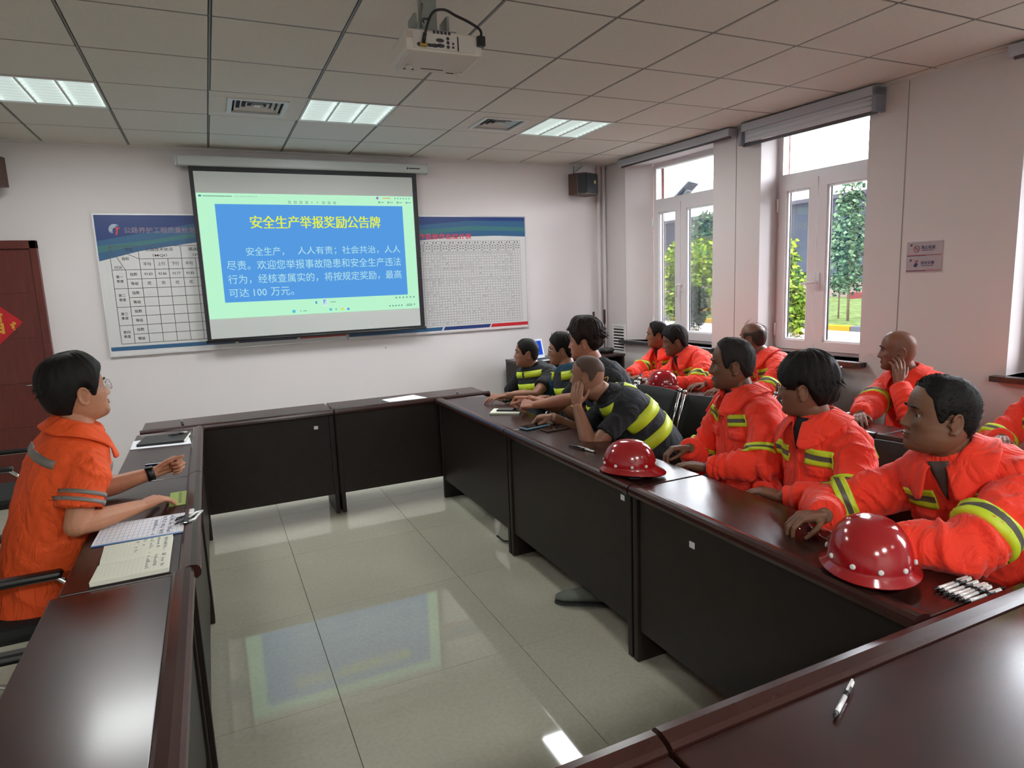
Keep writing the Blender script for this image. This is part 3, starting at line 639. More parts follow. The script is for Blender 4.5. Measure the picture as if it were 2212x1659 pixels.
table((2.953, -5.46), rz2, 1.205, .29, 'back-row table by the windows at the right edge')

# ------------------------------------------------------------------ chairs
def make_chair():
    c = empty('mesh_chair', (0, 0, 0), 0, None, 'chair', 'black mesh conference chairs')
    MB().box((0, .0, .445), (.46, .46, .07), bev=.03).obj('seat', M['mesh_fabric'], c)
    b = MB(); n = 7
    for i in range(n):
        z0 = .50+.44*i/(n-1)
    vs = []; fs = []
    for j in range(9):
        for i in range(9):
            u, v = i/8, j/8; x = (-.21+.42*u); y = -.225-.10*v-.035*math.sin(PI*u)+.03*math.sin(PI*v); vs.append((x*.95, y, .47+.41*v))
    for j in range(8):
        for i in range(8): fs.append((j*9+i, j*9+i+1, (j+1)*9+i+1, (j+1)*9+i))
    m0 = len(vs); vs += [(x, y-.012, z) for x, y, z in vs]; fs += [tuple(m0+k for k in reversed(f)) for f in fs]
    for i in range(8): fs += [(i, i+m0, i+1+m0, i+1), (72+i, 72+i+1, 72+i+1+m0, 72+i+m0), (i*9, (i+1)*9, (i+1)*9+m0, i*9+m0), (i*9+8, i*9+8+m0, (i+1)*9+8+m0, (i+1)*9+8)]
    b.add(vs, fs, 0, True); b.obj('backrest', M['mesh_fabric'], c)
    for s in (-1, 1):
        p = MB(); p.tube([(s*.225, -.20, .40), (s*.225, -.225, .50), (s*.225, -.265, .70), (s*.225, -.322, .885)], .009, 8); p.sphere((s*.225, -.325, .893), .014, nu=10, nv=8); p.obj('back_post', M['metal'], c)
        a = MB(); a.box((s*.265, -.01, .665), (.05, .34, .028), bev=.012); a.obj('armrest', M['black'], c)
        f = MB(); f.tube([(s*.265, -.20, .655), (s*.268, .14, .655), (s*.27, .20, .60), (s*.27, .205, .05), (s*.27, .18, .014), (s*.265, -.20, .014), (s*.262, -.235, .03)], .0115, 8); f.obj('sled_frame', M['metal'], c)
    q = MB(); q.tube([(-.265, -.18, .41), (.265, -.18, .41)], .010, 8); q.tube([(-.27, .16, .41), (.27, .16, .41)], .010, 8); q.obj('crossbar', M['metal'], c)
    return c
chair0 = make_chair(); first = [True]
def chair(x, y, rz, label):
    c = chair0 if first[0] else copy_tree(chair0); first[0] = False
    c.location = (x, y, 0); c.rotation_euler = (0, 0, rz); c['label'] = label; return c
CH = [(-.865, -3.495, -PI/2, 'black chair the man in short orange sleeves sits on, its arm along the table'),
      (-.84, -4.61, -PI/2-.03, 'empty black chair at the lower left edge, its armrests just in view'),
      (-1.41, -1.60, -PI/2-.05, 'black chair at the left edge by the door, dark arm with bright underside'),
      (2.20, -1.88, PI/2+.3, 'black chair under the man in the vest nearest the screen'),
      (2.30, -2.40, PI/2+.1, 'black chair under the man in glasses hidden behind his neighbour'),
      (2.22, -2.94, PI/2+.05, 'black chair under the tall-haired young man in the vest'),
      (2.24, -3.47, PI/2+.1, 'black chair under the bald-topped man resting his cheek'),
      (2.56, -3.72, PI/2-.25, 'empty black chair back between the bald-topped man and the man with receding hair'),
      (2.13, -4.22, PI/2+.05, 'black chair under the orange-jacket man with receding hair'),
      (2.12, -4.75, PI/2+.03, 'black chair under the mop-haired youth'),
      (2.28, -5.29, PI/2+.03, 'black chair under the big man at right, edge showing at the frame'),
      (3.62, -1.72, PI/2+.05, 'black chair by the far window, under the man half hidden by his neighbour'),
      (3.60, -2.28, PI/2+.05, 'black chair by the far window, under the dark-haired man leaning forward'),
      (3.76, -2.90, PI/2+.03, 'black chair under the balding man by the middle window'),
      (3.72, -3.80, PI/2+.0, 'black chair under the bald man touching his cheek'),
      (3.70, -5.02, PI/2-.1, 'black chair under the person cut off at the right edge')]
for a in CH: chair(*a)

# ------------------------------------------------------------------ corner cabinet and its things
cb_ = empty('av_cabinet', (3.33, -.315, 0), 0, 'low dark wooden cabinet with an open shelf in the window-side corner', 'cabinet')
x0, x1, y0, y1 = -.62, .61, -.24, .23
MB().lohi((x0, y0, .775), (x1, y1, .80), bev=.003).obj('top', M['wood'], cb_)
for x in (x0+.005, -.02, x1-.03): MB().lohi((x, y0+.01, 0), (x+.025, y1, .775)).obj('side_panel', M['wood_dark'], cb_)
MB().lohi((x0+.03, y0+.02, .52), (x1-.03, y1-.02, .54)).obj('shelf', M['wood'], cb_)
MB().lohi((x0+.03, y1-.02, .03), (x1-.03, y1-.005, .775)).obj('back_panel', M['wood_dark'], cb_)
for s in (0, 1): MB().lohi((x0+.035+s*.6, y0, .04), (x0+.6+s*.6-.01, y0+.018, .5), bev=.002).obj('door', M['wood_dark'], cb_)
h = MB(); 
for s in (-.06, .04): h.tube([(s, y0-.002, .30), (s, y0-.03, .31), (s, y0-.03, .39), (s, y0-.002, .40)], .005, 8)
h.obj('door_handle', M['metal'], cb_)
co = MB(); pts = [(3.62+.07*math.cos(a*.6), -.40+.05*math.sin(a*.6), .552+.002*a) for a in range(32)]; co.tube(pts, .004, 6); tag(co.obj('coiled_cable', M['grey_metal']), 'pale coiled cable lying on the open shelf of the corner cabinet', 'cable')
bx = MB(); bx.lohi((3.72, -.46, .5405), (3.90, -.25, .60), bev=.004); tag(bx.obj('network_box', mat('box_grey', L(120, 120, 120), .5)), 'small grey box on the cabinet shelf beside the coiled cable', 'box')
lp = empty('laptop', (2.93, -.33, .801), math.radians(14), 'open laptop with a blue screen on the corner cabinet', 'laptop')
MB().lohi((-.16, -.22, 0), (.16, .0, .014), bev=.004).obj('base', M['grey_metal'], lp)
lr = Matrix.Rotation(math.radians(-14), 3, 'X'); ld = MB(); ld.box(lr @ Vector((0, 0, .10))+Vector((0, .0, .012)), (.32, .007, .205), rot=lr, bev=.003); ld.obj('lid', M['grey_metal'], lp)
sc_ = MB(); c0 = lambda x, z, y=-.0045: lr @ Vector((x, y, z))+Vector((0, 0, .012))
sc_.add([c0(-.152, .008), c0(.152, .008), c0(.152, .195), c0(-.152, .195)], [(0, 1, 2, 3)], 0); sc_.add([c0(-.14, .03, -.005), c0(.138, .03, -.005), c0(.138, .180, -.005), c0(-.14, .18, -.005)], [(0, 1, 2, 3)], 1)
for k in range(5): sc_.add([c0(-.11, .13-k*.02, -.0055), c0(.09-.03*(k % 2), .13-k*.02, -.0055), c0(.09-.03*(k % 2), .137-k*.02, -.0055), c0(-.11, .137-k*.02, -.0055)], [(0, 1, 2, 3)], 2)
sc_.obj('screen', [E_('lap_white', L(215, 225, 250), .9), E_('lap_blue', L(40, 80, 215), .9), E_('lap_text', L(150, 190, 240), .8)], lp)
kb = MB()
for r in range(4):
    for k in range(11): kb.lohi((-.14+k*.0255, -.08-r*.025, .0135), (-.118+k*.0255, -.06-r*.025, .017))
kb = kb.obj('keyboard', M['black'], lp); kb['kind'] = 'stuff'
def mic(x, y, zt, label, hx):
    r = empty('desk_microphone', (x, y, .80), .3, label, 'microphone', 'gooseneck microphones')
    b = MB(); b.box((0, 0, .025), (.15, .13, .05), bev=.02); b.obj('base', mat('mic_base', L(52, 54, 52), .4), r)
    g = MB(); z = zt-.80; g.tube([(.0, .02, .04), (-.01, .01, .12), (hx*.6, 0, z*.55), (hx, 0, z-.15)], .0045, 8); g.obj('gooseneck', M['black'], r)
    h = MB(); h.tube([(hx, 0, z-.16), (hx, 0, z-.13), (hx, 0, z)], [.010, .014, .013], 10); h.obj('microphone_head', mat('mic_head', L(40, 20, 22), .7), r); return r
mic(3.86, -.30, 1.28, 'right gooseneck microphone standing on the corner cabinet', -.02)
mic(3.70, -.27, 1.26, 'left gooseneck microphone, its base hidden by the tall-haired man', .03)
kk = MB(); kk.box((3.12, -.42, .812), (.05, .08, .022), bev=.008); tag(kk.obj('computer_mouse', M['grey_metal']), 'small grey mouse on the cabinet beside the laptop', 'mouse')
pk = MB(); pk.box((3.40, -.40, .806), (.16, .10, .010), bev=.002); pk.tube([(3.36, -.38, .815), (3.42, -.36, .83), (3.5, -.38, .815)], .003, 6); tag(pk.obj('control_box', M['black']), 'flat black control box and wire on the cabinet beside the microphones', 'box')

# ------------------------------------------------------------------ safety helmets
def make_helmet():
    h = empty('safety_helmet', (0, 0, 0), 0, None, 'helmet', 'red safety helmets')
    # +x is the peak side; dome slightly longer than wide, peak swept out and down
    vs = []; fs = []; n = 40; m_ = 16
    for j in range(m_+1):
        p = (PI/2)*j/m_
        for i in range(n):
            a = 2*PI*i/n; rx = .126 if math.cos(a) > 0 else .130; ry = .110
            rr3 = math.cos(p)**.76; z = .038+.128*math.sin(p)**.95
            rid = .003*math.exp(-((math.sin(a)*ry)/.02)**2)*math.sin(p)
            vs.append((rx*rr3*math.cos(a), ry*rr3*math.sin(a), z+rid*0))
    for j in range(m_):
        for i in range(n): i2 = (i+1) % n; fs.append((j*n+i, j*n+i2, (j+1)*n+i2, (j+1)*n+i))
    def brim(k, t):  # outer lip
        out = []
        for i in range(n):
            a = 2*PI*i/n; f = max(0, math.cos(a)); e = .018+.030*f**2.2; dz = -.013-.010*f**2+.003*(math.sin(a)**2)
            rx = (.126 if math.cos(a) > 0 else .130)+e*k; ry = .110+(.019+.003*f)*k
            out.append((rx*math.cos(a), ry*math.sin(a), .038+dz*k+t))
        return out
    b = len(vs); vs += brim(1, 0); vs += brim(1.0, -.004); vs += brim(0, -.004)
    ins = [(x*.97, y*.97, z) for x, y, z in brim(0, .02)]; vs += ins
    for i in range(n):
        i2 = (i+1) % n; fs.append((b+i, b+i2, i2, i)); fs.append((b+n+i, b+n+i2, b+i2, b+i)); fs.append((b+2*n+i, b+2*n+i2, b+n+i2, b+n+i)); fs.append((b+3*n+i, b+3*n+i2, b+2*n+i2, b+2*n+i))
    mb = MB(); mb.add(vs, fs, 0, True); mb.obj('shell', M['helmet'], h)
    for a in (0, 40, 72, 108, 145, 180, 215, 252, 288, 320):
        a = math.radians(a); rx = .126 if math.cos(a) > 0 else .130; p0 = Vector((rx*.985*math.cos(a), .110*.985*math.sin(a), .060)); nrm = Vector((math.cos(a)/rx, math.sin(a)/.110, .8)).normalized()
        rv = MB(); rv.tube([p0-nrm*.002, p0+nrm*.0045, p0+nrm*.0065], [.0075, .0075, .004], 12); rv.obj('rivet', M['white'], h)
    for a in (64, 72, 80, 280, 288, 296):
        a2 = math.radians(a); rx = .126; q = .955; p0 = Vector((rx*q*math.cos(a2), .110*q*math.sin(a2), .080+.004*(a % 3))); nrm = Vector((math.cos(a2)/rx, math.sin(a2)/.110, .8)).normalized(); sp = MB(); sp.tube([p0-nrm*.002, p0+nrm*.003], .0022, 8); sp.obj('vent_hole', M['gap'], h)
    hb = MB(); n2 = 28; hv = []
    for zz in (.004, .036):
        for i in range(n2): a = 2*PI*i/n2; hv.append((.108*math.cos(a), .086*math.sin(a), zz))
    hb.add(hv, [(i, (i+1) % n2, n2+(i+1) % n2, n2+i) for i in range(n2)], 0, True); hb.obj('headband', M['dusty'], h)
    st = MB(); st.tube([(.0, -.09, .03), (.03, -.10, .006), (.07, -.08, .004), (.09, -.04, .004)], .004, 6); st.obj('chin_strap', M['dusty'], h)
    return h
h1 = make_helmet(); h1.location = (1.487, -5.268, .766); h1.rotation_euler = (0, 0, math.radians(48)); h1.scale = (1.0, 1.0, 1.02)
h1['label'] = 'big red safety helmet in the foreground beside the row of pens'
for ch_ in h1.children:
    if ch_.name == 'headband': pass
h2 = copy_tree(h1); h2.location = (1.482, -4.115, .766); h2.rotation_euler = (0, 0, math.radians(-50)); h2.scale = (.92, .92, .92); h2['label'] = 'red safety helmet on the middle right table, beyond the elbow of the bald man'
h3 = copy_tree(h1); h3.location = (2.95, -2.47, .766); h3.rotation_euler = (0, 0, math.radians(-60)); h3.scale = (.92, .92, .92); h3['label'] = 'small distant red safety helmet on the back-row table near the far window'

# ------------------------------------------------------------------ papers, books, phones, pens
TZ = .7625
def quad_slab(name, pts, z0, z1, m, label=None, cat=None, group=None, parent=None):
    cx = sum(p[0] for p in pts)/4; cy = sum(p[1] for p in pts)/4
    mb = MB(); mb.prism([(p[0]-cx, p[1]-cy) for p in pts], 0, z1-z0, lambda p, t: (p[0], p[1], t)); o = mb.obj(name, m, parent, (cx, cy, z0))
    if label: tag(o, label, cat, group)
    return o
quad_slab('paper_sheet', [(-.625, -2.235), (-.31, -2.275), (-.335, -1.955), (-.63, -2.0)], TZ, TZ+.003, M['paper'], 'white sheets under the black notebook on the far left table', 'paper')
nb = empty('notebook', (-.46, -2.09, TZ+.004), math.radians(-7), 'closed black notebook lying on white sheets, far left table', 'notebook')
MB().lohi((-.125, -.115, .0), (.125, .115, .014), bev=.003).obj('cover', M['black'], nb); MB().lohi((-.12, -.112, .003), (.129, .110, .011)).obj('pages', M['cream'], nb)
def pen(name, p0, p1, z, label, group=None, body=None, r=.0055, cap_at_end=True):
    p0, p1 = Vector((p0[0], p0[1], z)), Vector((p1[0], p1[1], z)); ln_ = (p1-p0).length; an = math.atan2(p1.y-p0.y, p1.x-p0.x)
    e = empty(name, p0, an, label, 'pen', group)
    b = MB(); b.tube([(.012, 0, 0), (.02, 0, 0), (ln_*.58, 0, 0)], [.003, r*.9, r*.9], 10); b.obj('barrel', body or M['penwhite'], e)
    t = MB(); t.tube([(0, 0, 0), (.006, 0, 0), (.018, 0, 0)], [.0012, .004, r*.95], 10); t.obj('tip', M['black'], e)
    g = MB(); g.tube([(ln_*.56, 0, 0), (ln_*.80, 0, 0)], r, 10); g.obj('grip', M['black'], e)
    c = MB(); c.tube([(ln_*.78, 0, 0), (ln_*.97, 0, 0), (ln_, 0, 0)], [r*.9, r*.8, r*.5], 10); c.lohi((ln_*.66, -.002, r*.8), (ln_*.97, .002, r*1.3)); c.obj('cap', M['penwhite'], e)
    return e
M['penwhite'] = mat('clear_white_plastic', L(228, 228, 226), .12, coat=.6)
pen('pen', (-.44, -2.045), (-.335, -2.015), TZ+.024, 'black pen on the closed black notebook', body=M['black'])
ph = empty('mobile_phone', (-.44, -2.665, TZ), math.radians(-4), 'dark blue phone lying beyond the fist of the man at left', 'phone')
MB().box((0, 0, .0055), (.15, .075, .010), bev=.003).obj('body', mat('phone_blue', L(22, 30, 70), .2), ph); MB().box((0, 0, .0108), (.142, .068, .0012)).obj('screen', M['blackgloss'], ph)
gc = empty('card', (-.318, -3.385, TZ), math.radians(1), 'light green printed card under the right hand of the man at left', 'card')
gr_ = mat('green_card', L(150, 178, 84), .35); MB().box((0, 0, .0015), (.11, .205, .003), bev=.001).obj('card_body', gr_, gc)
q = MB(); ad = mat('card_print', L(110, 120, 50), .5)
for k in range(3):
    for j in range(5): q.lohi((.012+k*.011, -.07+j*.03, .003), (.02+k*.011, -.048+j*.03, .0034))
q.lohi((-.02, -.08, .003), (-.008, .09, .0033)); q = q.obj('card_print', ad, gc); q['kind'] = 'stuff'
# clipboard
cl = empty('clipboard', (-.433, -3.725, TZ), math.radians(-2), 'clipboard with lined sheets and a bulldog clip before the man at left', 'clipboard')
bl = mat('clipboard_blue', L(70, 120, 175), .3)
MB().box((-.0, 0, .002), (.325, .235, .003), bev=.001).obj('board', bl, cl); MB().box((-.01, .002, .0045), (.302, .222, .002)).obj('paper_sheet', M['paper'], cl)
q = MB()
for k in range(17): q.lohi((-.15+k*.016, -.10, .0056), (-.1492+k*.016, .105, .0058))
for k in range(7): q.lohi((-.155, -.10+k*.034, .0056), (.10, -.0993+k*.034, .0058))
rq = random.Random(9)
for c in range(3):
    for k in range(16):
        y = .09-k*.0125; x = .075-c*.027+rq.uniform(-.002, .002)
        if rq.random() < .75: q.lohi((x, y, .0057), (x+rq.uniform(.006, .016), y+rq.uniform(.005, .009), .0059))
for k in range(12): q.lohi((.112, .06-k*.009, .0057), (.124, .0655-k*.009, .0059))
q = q.obj('writing', mat('pencil', L(110, 112, 135), .7), cl); q['kind'] = 'stuff'
k_ = MB(); k_.box((.135, .0, .012), (.02, .10, .014), bev=.004); k_.tube([(.13, -.03, .018), (.10, -.035, .012), (.095, -.02, .008), (.12, -.01, .018)], .0025, 6); k_.tube([(.13, .03, .018), (.10, .035, .012), (.095, .02, .008), (.12, .01, .018)], .0025, 6); k_.obj('clip', M['blackgloss'], cl)
k_ = MB(); k_.tube([(.145, .0, .02), (.165, .03, .024), (.19, .05, .02), (.178, .02, .02), (.165, -.03, .018), (.148, -.05, .02)], .005, 8); k_.box((.15, .06, .02), (.02, .05, .012), bev=.004); k_.obj('clip_lever', M['penwhite'], cl)
# open notebook
on_ = empty('notebook', (-.444, -4.047, TZ), math.radians(0), 'open cream notebook with handwriting on the left table', 'notebook')
vs = []; fs = []; n = 16
for j in range(n+1):
    v = j/n; yy = -.158+.316*v; z = .012+.007*abs(math.sin(2*PI*v))**.7*1.0
    z = .016-.008*math.exp(-((v-.5)/.05)**2)
    for x in (-.107+.006*math.sin(v*3), .106): vs.append((x, yy, z))
for j in range(n): fs.append((2*j, 2*j+1, 2*j+3, 2*j+2))
mb = MB(); mb.add(vs, fs, 0, True)
for j in range(n):
    a, b_, c_, d_ = vs[2*j], vs[2*j+2], vs[2*j+1], vs[2*j+3]
    mb.add([(a[0], a[1], .002), a, b_, (b_[0], b_[1], .002)], [(0, 3, 2, 1)]); mb.add([(c_[0], c_[1], .002), c_, d_, (d_[0], d_[1], .002)], [(0, 1, 2, 3)])
for e in (0, n): a, c_ = vs[2*e], vs[2*e+1]; mb.add([(a[0], a[1], .002), (c_[0], c_[1], .002), c_, a], [(0, 1, 2, 3) if e == 0 else (3, 2, 1, 0)])
mb.obj('pages', M['cream'], on_); MB().box((0, 0, .001), (.222, .326, .002)).obj('cover', M['black'], on_)
q = MB()
def zt(y): v = (y+.158)/.316; return .0163-.008*math.exp(-((v-.5)/.05)**2)
for c in range(5):
    for k in range(22):
        y = .145-k*.013; x = .082-c*.022
        if rq.random() < .8*(1 if c < 3 else .5) and not (.1 < abs(y) < .0): 
            if c > 2 and y < 0: continue
            z = zt(y); q.lohi((x, y, z), (x+rq.uniform(.005, .012), y+rq.uniform(.004, .009), z+.0003))
q = q.obj('handwriting', mat('soft_pencil', L(140, 142, 140), .7), on_); q['kind'] = 'stuff'
q = MB()
for c in range(16): x = .09-c*.0125; q.lohi((x, -.15, .01655), (x+.0005, -.02, .0167)); q.lohi((x, .02, .01655), (x+.0005, .15, .0167))
q = q.obj('ruled_lines', mat('ruled', L(200, 202, 190), .7), on_); q['kind'] = 'stuff'
# front table
quad_slab('paper_sheet', [(1.00, -1.53), (1.035, -1.70), (1.328, -1.685), (1.27, -1.47)], TZ, TZ+.004, M['paper'], 'white sheets on the table in front of the screen', 'paper')
pen('pen', (-.372, -1.64), (-.385, -1.50), TZ+.006, 'dark pen standing out on the far table at its left end', body=M['black'], r=.008)
pen('pen', (1.572, -1.70), (1.60, -1.58), TZ+.006, 'dark pen at the right end of the far table', body=M['black'], r=.007)
# right tables
nbk = empty('notebook', (1.60, -2.535, TZ), 0); nbk.location = (1.60, -2.535, TZ); nbk.rotation_euler = (0, 0, math.radians(-35)); tag(nbk, 'white notebook under the clasped hands of the tall-haired man', 'notebook')
MB().box((0, 0, .006), (.20, .15, .012), bev=.002).obj('pages', M['cream'], nbk); MB().box((0, 0, .0005), (.204, .154, .001)).obj('cover', M['black'], nbk)
p_ = empty('mobile_phone', (1.615, -2.545, TZ+.0125), math.radians(-38), 'black phone lying on the white notebook', 'phone'); MB().box((0, 0, .005), (.155, .075, .009), bev=.003).obj('body', M['blackgloss'], p_)
p_ = empty('mobile_phone', (1.545, -3.05, TZ), math.radians(12), 'pale blue-edged phone under the left hand of the bald man', 'phone')
MB().box((0, 0, .008), (.165, .078, .010), bev=.003).obj('body', mat('phone_edge', L(130, 170, 195), .25), p_); MB().box((0, 0, .0145), (.157, .07, .002)).obj('screen', M['blackgloss'], p_); MB().box((0, 0, .0015), (.15, .07, .003)).obj('case', M['black'], p_)
p_ = empty('mobile_phone', (1.63, -3.165, TZ), math.radians(5), 'brown phone lying beside the elbow of the bald man', 'phone')
MB().box((0, 0, .006), (.165, .08, .011), bev=.003).obj('body', mat('phone_brown', L(92, 70, 62), .25), p_); MB().box((0, 0, .0122), (.157, .072, .0012)).obj('screen', M['blackgloss'], p_)
pen('pen', (1.498, -3.545), (1.533, -3.695), TZ+.007, 'upper of the two pens lying together before the middle helmet', body=M['black'])
pen('pen', (1.545, -3.745), (1.515, -3.600), TZ+.006, 'lower white pen of the pair before the middle helmet')
ords = ['farthest of the seven pens laid side by side by the big helmet', 'second farthest pen in the row of seven by the big helmet', 'third farthest pen in the row of seven by the big helmet', 'middle pen in the row of seven by the big helmet', 'third nearest pen in the row of seven by the big helmet', 'second nearest pen in the row of seven by the big helmet', 'nearest of the seven pens, against the foreground table edge']
for k in range(7):
    y = -5.417-.0132*k; x = 1.541+.003*math.sin(k*2.1)
    pen('pen', (x, y), (x+.146, y+.006*math.sin(k*1.7)-.003), TZ+.0062, ords[k], 'white pens in a row by the big helmet')
pen('pen', (.877, -5.645), (1.008, -5.585), TZ+.0062, 'single white pen lying on the foreground table', r=.0058)
quad_slab('paper_sheet', [(2.85, -2.28), (2.93, -2.10), (3.06, -2.12), (3.0, -2.33)], TZ, TZ+.003, M['paper'], 'white sheets on the back-row table beyond the distant helmet', 'paper')
wk = MB(); wk.tube([(2.93, -2.22, .766), (2.925, -2.22, .80), (2.925, -2.22, .875)], [.018, .016, .003], 10); tag(wk.obj('radio', M['black']), 'small black handset standing behind the distant helmet', 'radio')
# spectacles between the big man's hands
gs = empty('spectacles', (1.585, -5.005, TZ), math.radians(-78), 'folded wire spectacles held on the table by the big man at right', 'glasses')
q = MB()
for s in (-1, 1):
    q.tube([(s*.034+.024*math.cos(a), .0, .020+.016*math.sin(a)) for a in [k*PI/8 for k in range(17)]], .0013, 6)
    q.tube([(s*.06, 0, .028), (s*.06, .03, .02), (s*.02, .05, .008)], .0014, 6)
q.tube([(-.01, 0, .024), (.01, 0, .024)], .0013, 6); q.obj('frame', M['metal'], gs)
q = MB()
for s in (-1, 1): q.add([(s*.034+.023*math.cos(a), 0, .020+.015*math.sin(a)) for a in [k*PI/8 for k in range(16)]], [tuple(range(16))])
q.obj('lens', M['lens'], gs)
# lanyard and badge hung on the chair behind the vest men; floor cable; shoe under the table is on its wearer
fc_ = MB(); fc_.tube([(1.52, -2.93, .02), (1.45, -2.90, .012), (1.40, -2.86, .012), (1.38, -2.80, .03)], .006, 8); tag(fc_.obj('floor_cable', M['black']), 'short black cable curling out under the right tables', 'cable')
# ------------------------------------------------------------------ outdoors, seen through the windows
GZ = -.4
gm = mat('yard_paving', L(150, 150, 146), .9, noise_s=.8, noise_amt=.05)
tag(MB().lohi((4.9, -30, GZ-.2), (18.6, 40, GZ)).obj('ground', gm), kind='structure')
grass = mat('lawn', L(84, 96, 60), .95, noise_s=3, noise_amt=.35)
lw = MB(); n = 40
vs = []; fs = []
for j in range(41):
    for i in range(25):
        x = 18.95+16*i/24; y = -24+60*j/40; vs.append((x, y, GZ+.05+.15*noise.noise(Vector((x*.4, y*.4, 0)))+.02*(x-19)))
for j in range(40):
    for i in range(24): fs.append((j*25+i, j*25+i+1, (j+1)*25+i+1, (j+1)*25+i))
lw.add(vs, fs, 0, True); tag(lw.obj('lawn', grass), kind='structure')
kb_ = empty('kerb', (18.78, 0, GZ), 0, kind='structure'); ky = [mat('kerb_yellow', L(150, 118, 40), .7), mat('kerb_grey', L(84, 86, 92), .7)]
km = [MB().box((0, .5, .06), (.3, .98, .22), bev=.02).mesh('kerb_stone') for _ in range(2)]
for k_i in range(2): km[k_i].materials.append(ky[k_i])
for k in range(-12, 34): addmesh('kerb_stone', km[k % 2], kb_, (), False, (0, k*1.0, 0))
# low rendered wall and far hall
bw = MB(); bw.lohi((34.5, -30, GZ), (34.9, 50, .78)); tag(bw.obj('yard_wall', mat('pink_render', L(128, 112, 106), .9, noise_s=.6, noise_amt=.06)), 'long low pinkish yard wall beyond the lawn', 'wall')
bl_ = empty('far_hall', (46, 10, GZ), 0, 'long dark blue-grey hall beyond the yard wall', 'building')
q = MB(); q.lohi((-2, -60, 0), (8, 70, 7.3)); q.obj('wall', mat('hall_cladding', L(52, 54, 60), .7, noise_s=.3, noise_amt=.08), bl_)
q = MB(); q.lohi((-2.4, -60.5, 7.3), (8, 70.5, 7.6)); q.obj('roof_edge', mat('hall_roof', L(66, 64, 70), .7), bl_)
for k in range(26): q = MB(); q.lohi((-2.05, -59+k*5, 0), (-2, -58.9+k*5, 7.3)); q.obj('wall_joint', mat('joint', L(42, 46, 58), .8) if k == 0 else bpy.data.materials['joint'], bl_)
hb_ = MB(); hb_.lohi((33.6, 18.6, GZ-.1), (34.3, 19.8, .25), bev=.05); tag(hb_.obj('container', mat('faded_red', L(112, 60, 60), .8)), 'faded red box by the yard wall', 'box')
# leafy plants

for m_ in list(bpy.data.materials):
    pass
def leaf_cloud(name, centres, n, size, cols, label, cat, trunk=None, seed=1, parent_kind=None, group=None, aspect=.35, droop=.3):
    rg = np.random.default_rng(seed); r = empty(name, (centres[0][0][0], centres[0][0][1], GZ), 0, label, cat, group); o = Vector(r.location); mb = MB()
    tot = sum(c[1][0]*c[1][1]*c[1][2] for c in centres)
    for c, rad in centres:
        k = int(n*rad[0]*rad[1]*rad[2]/tot)
        for _ in range(k):
            d = rg.normal(size=3); d /= np.linalg.norm(d); q = d*(rg.random()**.45)*np.array(rad); p = Vector(c)+Vector(q)-o
            a = Vector(rg.normal(size=3)); a.z = -abs(a.z)*droop-.1; a.normalize(); b = a.cross(Vector(rg.normal(size=3))).normalized(); s = size*rg.uniform(.6, 1.3)
            mb.add([p, p+a*s*.4+b*s*aspect, p+a*s, p+a*s*.4-b*s*aspect], [(0, 1, 2, 3)], int(rg.integers(len(cols))))
    f = mb.obj('foliage', cols, r); f['kind'] = 'stuff'
    if trunk:
        t = MB()
        for (p0, p1, r0, r1) in trunk: t.tube([Vector(p0)-o, (Vector(p0)+Vector(p1))*.5-o+Vector((.03, .02, 0)), Vector(p1)-o], [r0, (r0+r1)/2, r1], 7)
        t.obj('trunk', mat('bark_'+name, L(118, 104, 84), .9), r)
    return r
lf = lambda *c: [mat('leaf', L(*x), .6) for x in c]
bright = lf((132, 152, 48), (108, 138, 42), (84, 118, 44), (148, 166, 72)); mid = lf((70, 96, 72), (88, 112, 86), (58, 82, 64), (110, 132, 102)); dark = lf((36, 54, 38), (48, 68, 48), (28, 42, 34))
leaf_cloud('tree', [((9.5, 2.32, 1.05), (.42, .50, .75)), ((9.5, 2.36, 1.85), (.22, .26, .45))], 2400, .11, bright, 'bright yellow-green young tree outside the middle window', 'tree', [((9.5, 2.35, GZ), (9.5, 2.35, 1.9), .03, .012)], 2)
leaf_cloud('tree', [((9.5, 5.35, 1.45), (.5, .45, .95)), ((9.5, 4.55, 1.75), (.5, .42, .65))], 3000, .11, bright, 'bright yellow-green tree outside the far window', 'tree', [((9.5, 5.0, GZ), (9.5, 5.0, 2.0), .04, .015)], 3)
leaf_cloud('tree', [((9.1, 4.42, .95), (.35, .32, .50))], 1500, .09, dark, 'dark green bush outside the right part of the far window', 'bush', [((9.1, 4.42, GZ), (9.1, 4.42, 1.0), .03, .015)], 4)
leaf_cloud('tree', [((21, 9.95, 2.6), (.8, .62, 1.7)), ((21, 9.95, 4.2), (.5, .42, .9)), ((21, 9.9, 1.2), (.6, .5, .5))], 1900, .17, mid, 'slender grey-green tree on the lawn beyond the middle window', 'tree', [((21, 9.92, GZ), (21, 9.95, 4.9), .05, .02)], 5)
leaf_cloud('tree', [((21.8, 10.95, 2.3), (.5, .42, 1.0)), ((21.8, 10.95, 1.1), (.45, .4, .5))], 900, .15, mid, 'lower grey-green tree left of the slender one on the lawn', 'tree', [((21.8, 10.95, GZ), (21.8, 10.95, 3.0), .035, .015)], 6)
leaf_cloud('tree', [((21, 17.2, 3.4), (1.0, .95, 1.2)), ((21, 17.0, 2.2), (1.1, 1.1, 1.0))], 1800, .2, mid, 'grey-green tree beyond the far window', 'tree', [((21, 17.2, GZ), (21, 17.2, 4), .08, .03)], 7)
fl_cols = [mat('flower_white', L(220, 214, 206), .7), mat('flower_cream', L(190, 176, 164), .7), mat('flower_leaf', L(90, 104, 54), .8), mat('flower_stem', L(110, 64, 50), .8)]
